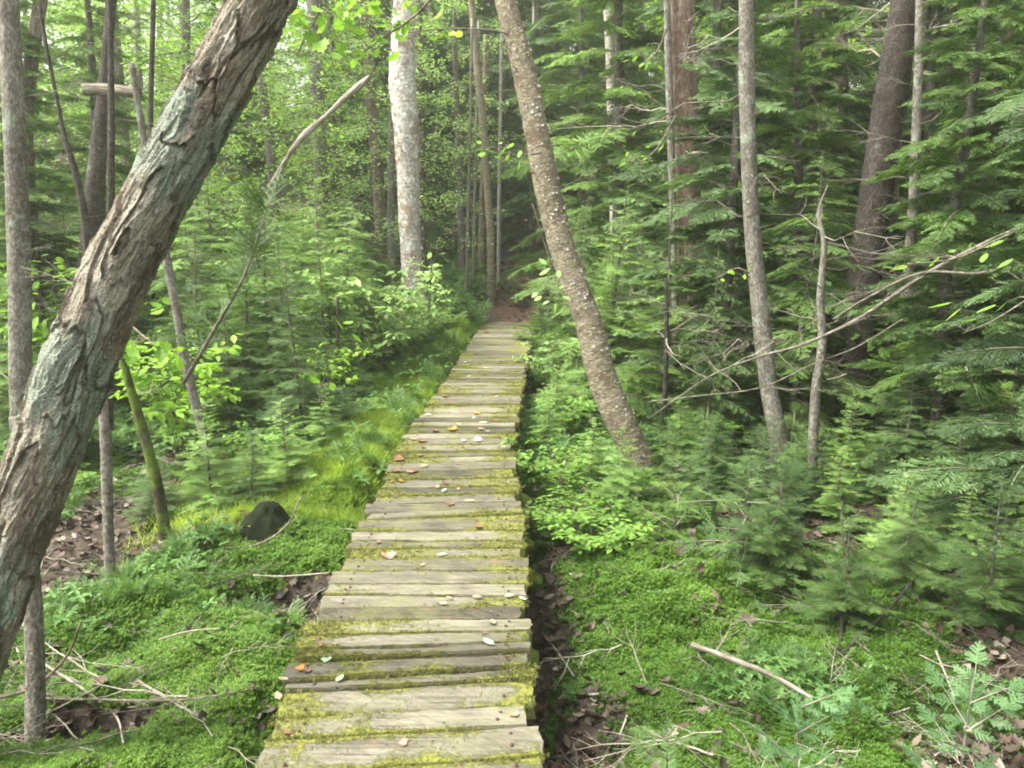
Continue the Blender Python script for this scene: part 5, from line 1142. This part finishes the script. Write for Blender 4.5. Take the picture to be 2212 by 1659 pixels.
# young firs and shrubs filling the middle layer
r = random.Random(99); mid = []; cnt = 0
FM = [conifer('mid_fir', 3.2, (.95, 1.1, .8, 1.15, .9)[q], .15, (80, 70, 95, 62, 58)[q], 2, 700 + q, M[('needle_light', 'needle', 'needle_blue', 'needle_light', 'needle')[q]], (.2, .34, .12, .3, .42)[q], .022, (.15, .0, .3, .05, -.1)[q], (.7, .5, .9, .45, .6)[q], (1, .8, 1.1, .75, .7)[q], dead=8, twigmat='twig_pale') for q in range(5)]
for _ in range(9000):
    if cnt >= 285: break
    d = 6.2 * (19 / 6.2) ** r.random(); px = r.uniform(-350, 2600); x = at_px(px, d)
    if 860 < px < 1235: continue
    if px < 860 and d < 7.4: continue
    if px >= 1235 and px < 1440 and d < 7.5: continue
    if px < 940 and px > 800 and d < 12.3: continue
    if 1770 < px < 1975 and d < 7.6: continue
    if px < 900 and d < 11.5 and x > float(xl(d)) - 1.15: continue
    if 1400 < px < 1530 and d < 8.6: continue
    if any((x - a) ** 2 + (d - b) ** 2 < .62 ** 2 for a, b in mid): continue
    left = px < 860
    lo, hi = ((395, 570) if px > 480 else (300, 560)) if left else (300, 640)
    if 1235 < px < 1420: lo, hi = 380, 560
    x_, s_ = topfit(px, d, r.uniform(lo, hi), 3.2)
    if s_ > 1.5 or s_ < .25: continue
    mid.append((x, d))
    pr = FM[r.choice([0, 3, 0, 3] if left else [1, 2, 4, 2, 0])]
    LMK = [(-900, 'the left edge'), (20, 'the straight grey trunk'), (240, 'the leaning trunk'), (500, 'the pale snag'), (690, 'the dim brown trunk'), (860, 'the flaking birch'), (1150, 'the golden birch'), (1310, 'the pointed young fir'), (1465, 'the two-toned trunk'), (1620, 'the slim curving trunk'),
           (1775, 'the spotted sapling'), (1910, 'the dark spruce'), (2040, 'the rust brown trunk'), (2170, 'the right edge'), (9999, 'the right edge')]
    q = next(k for k in range(len(LMK) - 1) if LMK[k][0] <= px < LMK[k + 1][0])
    lab = f"{'pale green' if pr in (FM[0], FM[3]) else 'dark green'} {'waist-high' if s_ < .45 else ('man-high' if s_ < .8 else 'tall')} fir between {LMK[q][1]} and {LMK[q + 1][1]}, {'nearer' if d < 9 else ('midway back' if d < 13 else 'farther back')}"
    plant('fir_sapling', lab.replace('between the right edge and the right edge', 'beyond the right edge'), 'fir', pr, x, d, s_, r.uniform(0, 6.28), 'young firs filling the woods', (r.uniform(-.06, .06), r.uniform(-.06, .06))); cnt += 1

# far wood as one mass of leafy boughs
rr = np.random.default_rng(90); n = 5200
d = rr.uniform(26, 56, n); x = rr.uniform(-1, 1, n) * (d * .78 + 4); zt = rr.uniform(0, 1, n) ** .8 * 19; z = gh(x, d) + zt
def clump_proto(seed, lf, mat, n=420, size=.16, R0=1.3):
    r_ = np.random.default_rng(seed); p = r_.normal(0, 1, (n, 3)) * [R0 * .6, R0 * .6, R0 * .28]
    F = place(LV['simple'], rotz(r_.uniform(0, 6.28, n)) @ roty(r_.normal(.1, .5, n)), p, size * r_.uniform(.6, 1.2, n))
    return tris_mesh('far_bough', F, [mat], np.zeros(len(F), int), np.repeat(r_.uniform(0, 1, n), 2))
kp_ = (x / d > -.12) | (rr.uniform(0, 1, n) < .20) | (zt < 2.5); x, d, z = x[kp_], d[kp_], z[kp_]; n = len(x)
leftm = (x / d < -.12); idx = np.where(leftm, rr.integers(0, 3, n), rr.integers(2, 5, n))
scatter('far_woods', np.stack([x, d, z], -1), np.stack([rr.normal(0, .2, n), rr.normal(0, .2, n), rr.uniform(0, 6.28, n)], -1), rr.uniform(.8, 1.5, n), idx,
        [clump_proto(91, 0, M['leaf_bright']), clump_proto(92, 0, M['leaf']), clump_proto(93, 0, M['leaf']), clump_proto(94, 0, M['needle'], 600, .12), clump_proto(95, 0, M['needle_blue'], 600, .12)], 'mass of far leafy woods closing the view all round')

# ---------------------------------------------------------------- near hanging boughs with big leaves (each leaf its own part)
LM = {}
def leafmesh(kind, mat, seed):
    k = (kind, mat, seed)
    if k not in LM: 
        rr_ = np.random.default_rng(seed); T = curl(LV[kind], None, .12 + .1 * rr_.random()); LM[k] = tris_mesh('leaf', T, [M[mat]], np.zeros(len(T), int), np.full(len(T), .3 + .6 * rr_.random()))
    return LM[k]
def bough(label, pts, leaves, size, kind, mat, d, name='leafy_bough', w=6, tilt=.5, seed=1, parent=None):
    W = [P(a, b, d + (c if c else 0)) for a, b, c in pts]
    o = thing(name, label, 'branch', W[0])
    tube('stem', [q - W[0] for q in W], [pxw(w, d) / 2 * (1 - .7 * k / len(W)) for k in range(len(W))], 6, 24, M['twig'], o)
    r_ = random.Random(seed); Cs = catmull([list(q - W[0]) for q in W], 40); tw = []
    for (a, b) in leaves:
        p = P(a, b, d + r_.uniform(-.12, .12)); l = link('leaf', leafmesh(kind, mat, r_.randrange(3)), o); l.location = p - W[0]; s = size * r_.uniform(.65, 1.15); l.scale = (s,) * 3
        q = np.array(p - W[0]); k_ = int(np.argmin(np.linalg.norm(Cs - q, axis=1) + np.abs(np.arange(40) - 20) * 0)); c = Cs[max(0, k_ - 3)]
        l.rotation_euler = (r_.gauss(0, tilt), r_.gauss(.35, tilt), math.atan2(q[1] - c[1], q[0] - c[0]) + r_.gauss(0, .5))
        tw.append(prism(np.array([c, (c + q) / 2 + np.array([0, 0, .012]), q]), .0022, .0010))
    T = np.concatenate(tw); link('twig', mesh_from('twig', T.reshape(-1, 3), [np.arange(len(T) * 3).reshape(-1, 3)], [M['twig']], smooth=False, attrs={'bk': T.reshape(-1, 3)}), o)['kind'] = 'stuff'
def cluster(cx, cy, rx, ry, n, seed):
    r_ = random.Random(seed); return [(cx + r_.uniform(-1, 1) * rx, cy + r_.uniform(-1, 1) * ry) for _ in range(n)]
bough('bright maple leaves hanging at the top beside the leaning tree', [(700, -60, 0), (690, 20, 0), (660, 80, 0), (640, 120, 0)], [(690, 20), (655, 62), (640, 70), (670, 68), (700, 55), (720, 62), (690, 90), (715, 95), (735, 92), (650, 95), (740, 60), (625, 30)] + cluster(690, 15, 55, 40, 16, 32), .085, 'maple', 'leaf_lime', 4.2, seed=1)
bough('bright maple twig before the top of the flaking birch', [(980, -60, 0), (900, 30, 0), (830, 80, 0), (760, 130, 0)], [(770, 25), (765, 40), (790, 120), (748, 60), (800, 75), (830, 60), (870, 92), (905, 92), (770, 128), (755, 115), (735, 128), (815, 105), (845, 120), (862, 50), (900, 60), (880, 45)] + cluster(850, 40, 110, 45, 34, 31), .08, 'maple', 'leaf_lime', 4.6, seed=2)
bough('thin twig with two bright leaves reaching left from the golden birch', [(1100, 75, 0), (1060, 65, 0), (960, 62, 0), (870, 72, 0)], [(1000, 75), (985, 70), (880, 80)], .08, 'maple', 'leaf_bright', 5.0, w=4, seed=3)
bough('cluster of drooping green leaves left of the golden birch', [(1170, 330, .3), (1130, 335, .1), (1090, 320, 0), (1040, 320, 0)], [(1035, 305), (1045, 325), (1060, 320), (1070, 330), (1085, 310), (1095, 318), (1050, 335), (1080, 340), (1100, 335), (1110, 310), (1125, 325), (1140, 332), (1125, 345)], .075, 'ovate', 'leaf_lime', 5.4, w=4, seed=4)
bough('pale leaves on a twig left of the golden birch trunk halfway up', [(1215, 590, .2), (1195, 580, 0), (1150, 440, 0)], [(1180, 572), (1190, 580), (1205, 585), (1170, 640), (1185, 650), (1200, 655), (1215, 640), (1160, 632), (1225, 700), (1210, 625)], .09, 'ovate', 'leaf_pale', 5.2, w=4, seed=5)
bough('bright leaf pair and sprig between the golden birch and the stout trunk', [(1440, 60, 0), (1420, 110, 0), (1380, 150, 0)], cluster(1400, 115, 35, 40, 9, 6), .08, 'ovate', 'leaf_lime', 6.5, w=4, seed=6)
bough('leafy sprig above the pointed young fir', [(1460, 250, 0), (1420, 320, 0), (1370, 360, 0)], cluster(1390, 350, 45, 40, 12, 7), .08, 'ovate', 'leaf_lime', 6.6, w=4, seed=7)
bough('large dull green leaves at the right edge above the dead pole', [(2240, 480, 0), (2150, 520, 0), (2060, 560, 0), (1960, 570, 0)], [(2060, 540), (2100, 530), (2000, 560), (1960, 575), (2030, 555), (2130, 548), (2170, 520), (1930, 580)], .10, 'ovate', 'leaf', 4.2, w=6, tilt=.35, seed=8)
bough('broad round leaves near the right edge below the dead pole', [(2260, 620, 0), (2150, 690, 0), (2080, 720, 0)], [(2080, 665), (2060, 655), (2150, 660), (2110, 690), (2180, 650), (2040, 700), (2190, 560)], .12, 'ovate', 'leaf', 3.8, w=5, tilt=.3, seed=9)
bough('yellow-green leafy sprig by the slim curving trunk', [(1620, 590, 0), (1590, 580, 0), (1550, 600, 0)], cluster(1580, 590, 40, 14, 8, 10), .06, 'ovate', 'leaf_bright', 5.6, w=4, seed=10)
bough('yellowish maple leaves low right beside the leaning tree', [(280, 700, .3), (330, 740, 0), (400, 770, 0)], cluster(330, 755, 55, 18, 14, 11) + cluster(345, 660, 15, 20, 4, 12), .085, 'maple', 'leaf_lime', 4.4, w=5, seed=11)
bough('tall pale-leaved shoot standing right of the flaking birch foot', [(925, 680, 0), (930, 620, 0), (932, 550, 0)], [(930, 545), (945, 550), (920, 560), (935, 572), (922, 580), (940, 590), (925, 600), (948, 575)], .12, 'ovate', 'leaf_pale', 9.6, w=4, seed=12)
bough('single big leaves on green stems over the left bank', [(700, 900, 0), (690, 850, 0), (700, 820, 0)], [(690, 830), (715, 828), (735, 845), (672, 815), (705, 845), (740, 700), (725, 690), (760, 720)], .11, 'ovate', 'leaf_lime', 6.0, w=3, seed=13)
# bark flakes on the two birches as sub-pieces
def flakes(tree_name_label, W, Rr, n, size, mat, seed, o):
    r_ = np.random.default_rng(seed); L = [list(w - W[0]) for w in W]; Cc = catmull(L, 200); T_, U_, W_ = frames(Cc); rc = catmull(np.array(Rr)[:, None], 200)[:, 0]; out = []
    for q in range(n):
        i_ = r_.integers(4, 196); a = r_.uniform(0, 6.28); nrm = math.cos(a) * U_[i_] + math.sin(a) * W_[i_]; tg = -math.sin(a) * U_[i_] + math.cos(a) * W_[i_]; c = Cc[i_] + nrm * rc[i_] * 1.0
        w = size * r_.uniform(.4, 1.2); h = w * r_.uniform(.3, .8); up = T_[i_]
        p = [c - tg * w * .5, c + up * h * .2 + tg * 0, c + tg * w * .5 + nrm * w * .45, c + tg * w * .55 + up * h + nrm * w * .35, c - tg * w * .4 + up * h]
        out += [[p[0], p[1], p[4]], [p[1], p[3], p[4]], [p[1], p[2], p[3]]]
    T = np.array(out); f = link('bark_flakes', mesh_from('bark_flakes', T.reshape(-1, 3), [np.arange(len(T) * 3).reshape(-1, 3)], [mat], smooth=False, attrs={'bk': T.reshape(-1, 3)}), o); f['kind'] = 'stuff'
for o in [q for q in COL.objects if q.get('label', '').startswith(('golden flaky', 'pale flaking'))]:
    HW = HERO[o.name]; gold = o['label'].startswith('golden')
    flakes('', HW[0], HW[1], 800 if gold else 700, .03 if gold else .055, M['bark_white'] if gold else M['bark_birch'], 5, o)

# ---------------------------------------------------------------- thin haze added for the pale, low-contrast look of lens flare
hm, nt = nmat('added flare haze'); k = N(nt)
pv = k.node('ShaderNodeVolumePrincipled'); pv.inputs['Color'].default_value = (.95, .97, .84, 1); pv.inputs['Density'].default_value = .0021; pv.inputs['Anisotropy'].default_value = .3
q = k.node('ShaderNodeOutputMaterial'); k.l.new(pv.outputs[0], q.inputs['Volume'])
x0, x1, y0, y1, z0, z1 = -270, 270, -70, 430, -4, 36
hv = [(x, y, z) for x in (x0, x1) for y in (y0, y1) for z in (z0, z1)]
hz = link('haze', mesh_from('haze', hv, [np.array([[0, 1, 3, 2], [4, 6, 7, 5], [0, 4, 5, 1], [2, 3, 7, 6], [0, 2, 6, 4], [1, 5, 7, 3]])], [hm], smooth=False))
tag(hz, 'thin pale haze added between the trees in place of lens flare', kind='stuff')
SC.cycles.volume_bounces = 1

# alike things that stand apart get their own words
byl = {}
for o in list(COL.objects):
    if o.parent is None and o.get('label') and o.get('category'): byl.setdefault(o['label'], []).append(o)
def scr(o):
    p = o.location; return p.x / max(.3, p.y)
for lab, os_ in byl.items():
    if len(os_) < 2: continue
    os_.sort(key=scr); n_ = len(os_)
    wd = {2: ['left one', 'right one'], 3: ['left one', 'middle one', 'right one']}.get(n_)
    if wd is None: wd = [w + ' from left' for w in ('first', 'second', 'third', 'fourth', 'fifth', 'sixth', 'seventh', 'eighth', 'ninth', 'tenth', 'eleventh', 'twelfth', 'thirteenth', 'fourteenth', 'fifteenth', 'sixteenth')][:n_]
    for o, w in zip(os_, wd):
        t = lab + ', ' + w
        for a, b in ((' green ', ' '), ('the straight grey trunk', 'the grey trunk'), ('the dim brown trunk', 'the brown trunk'), ('the pointed young fir', 'the pointed fir'), ('the slim curving trunk', 'the curving trunk'), ('the two-toned trunk', 'the stout trunk'), (' the ', ' '), (' the ', ' ')):
            if len(t.split()) > 16: t = t.replace(a, b)
        if len(t.split()) <= 16: o['label'] = t
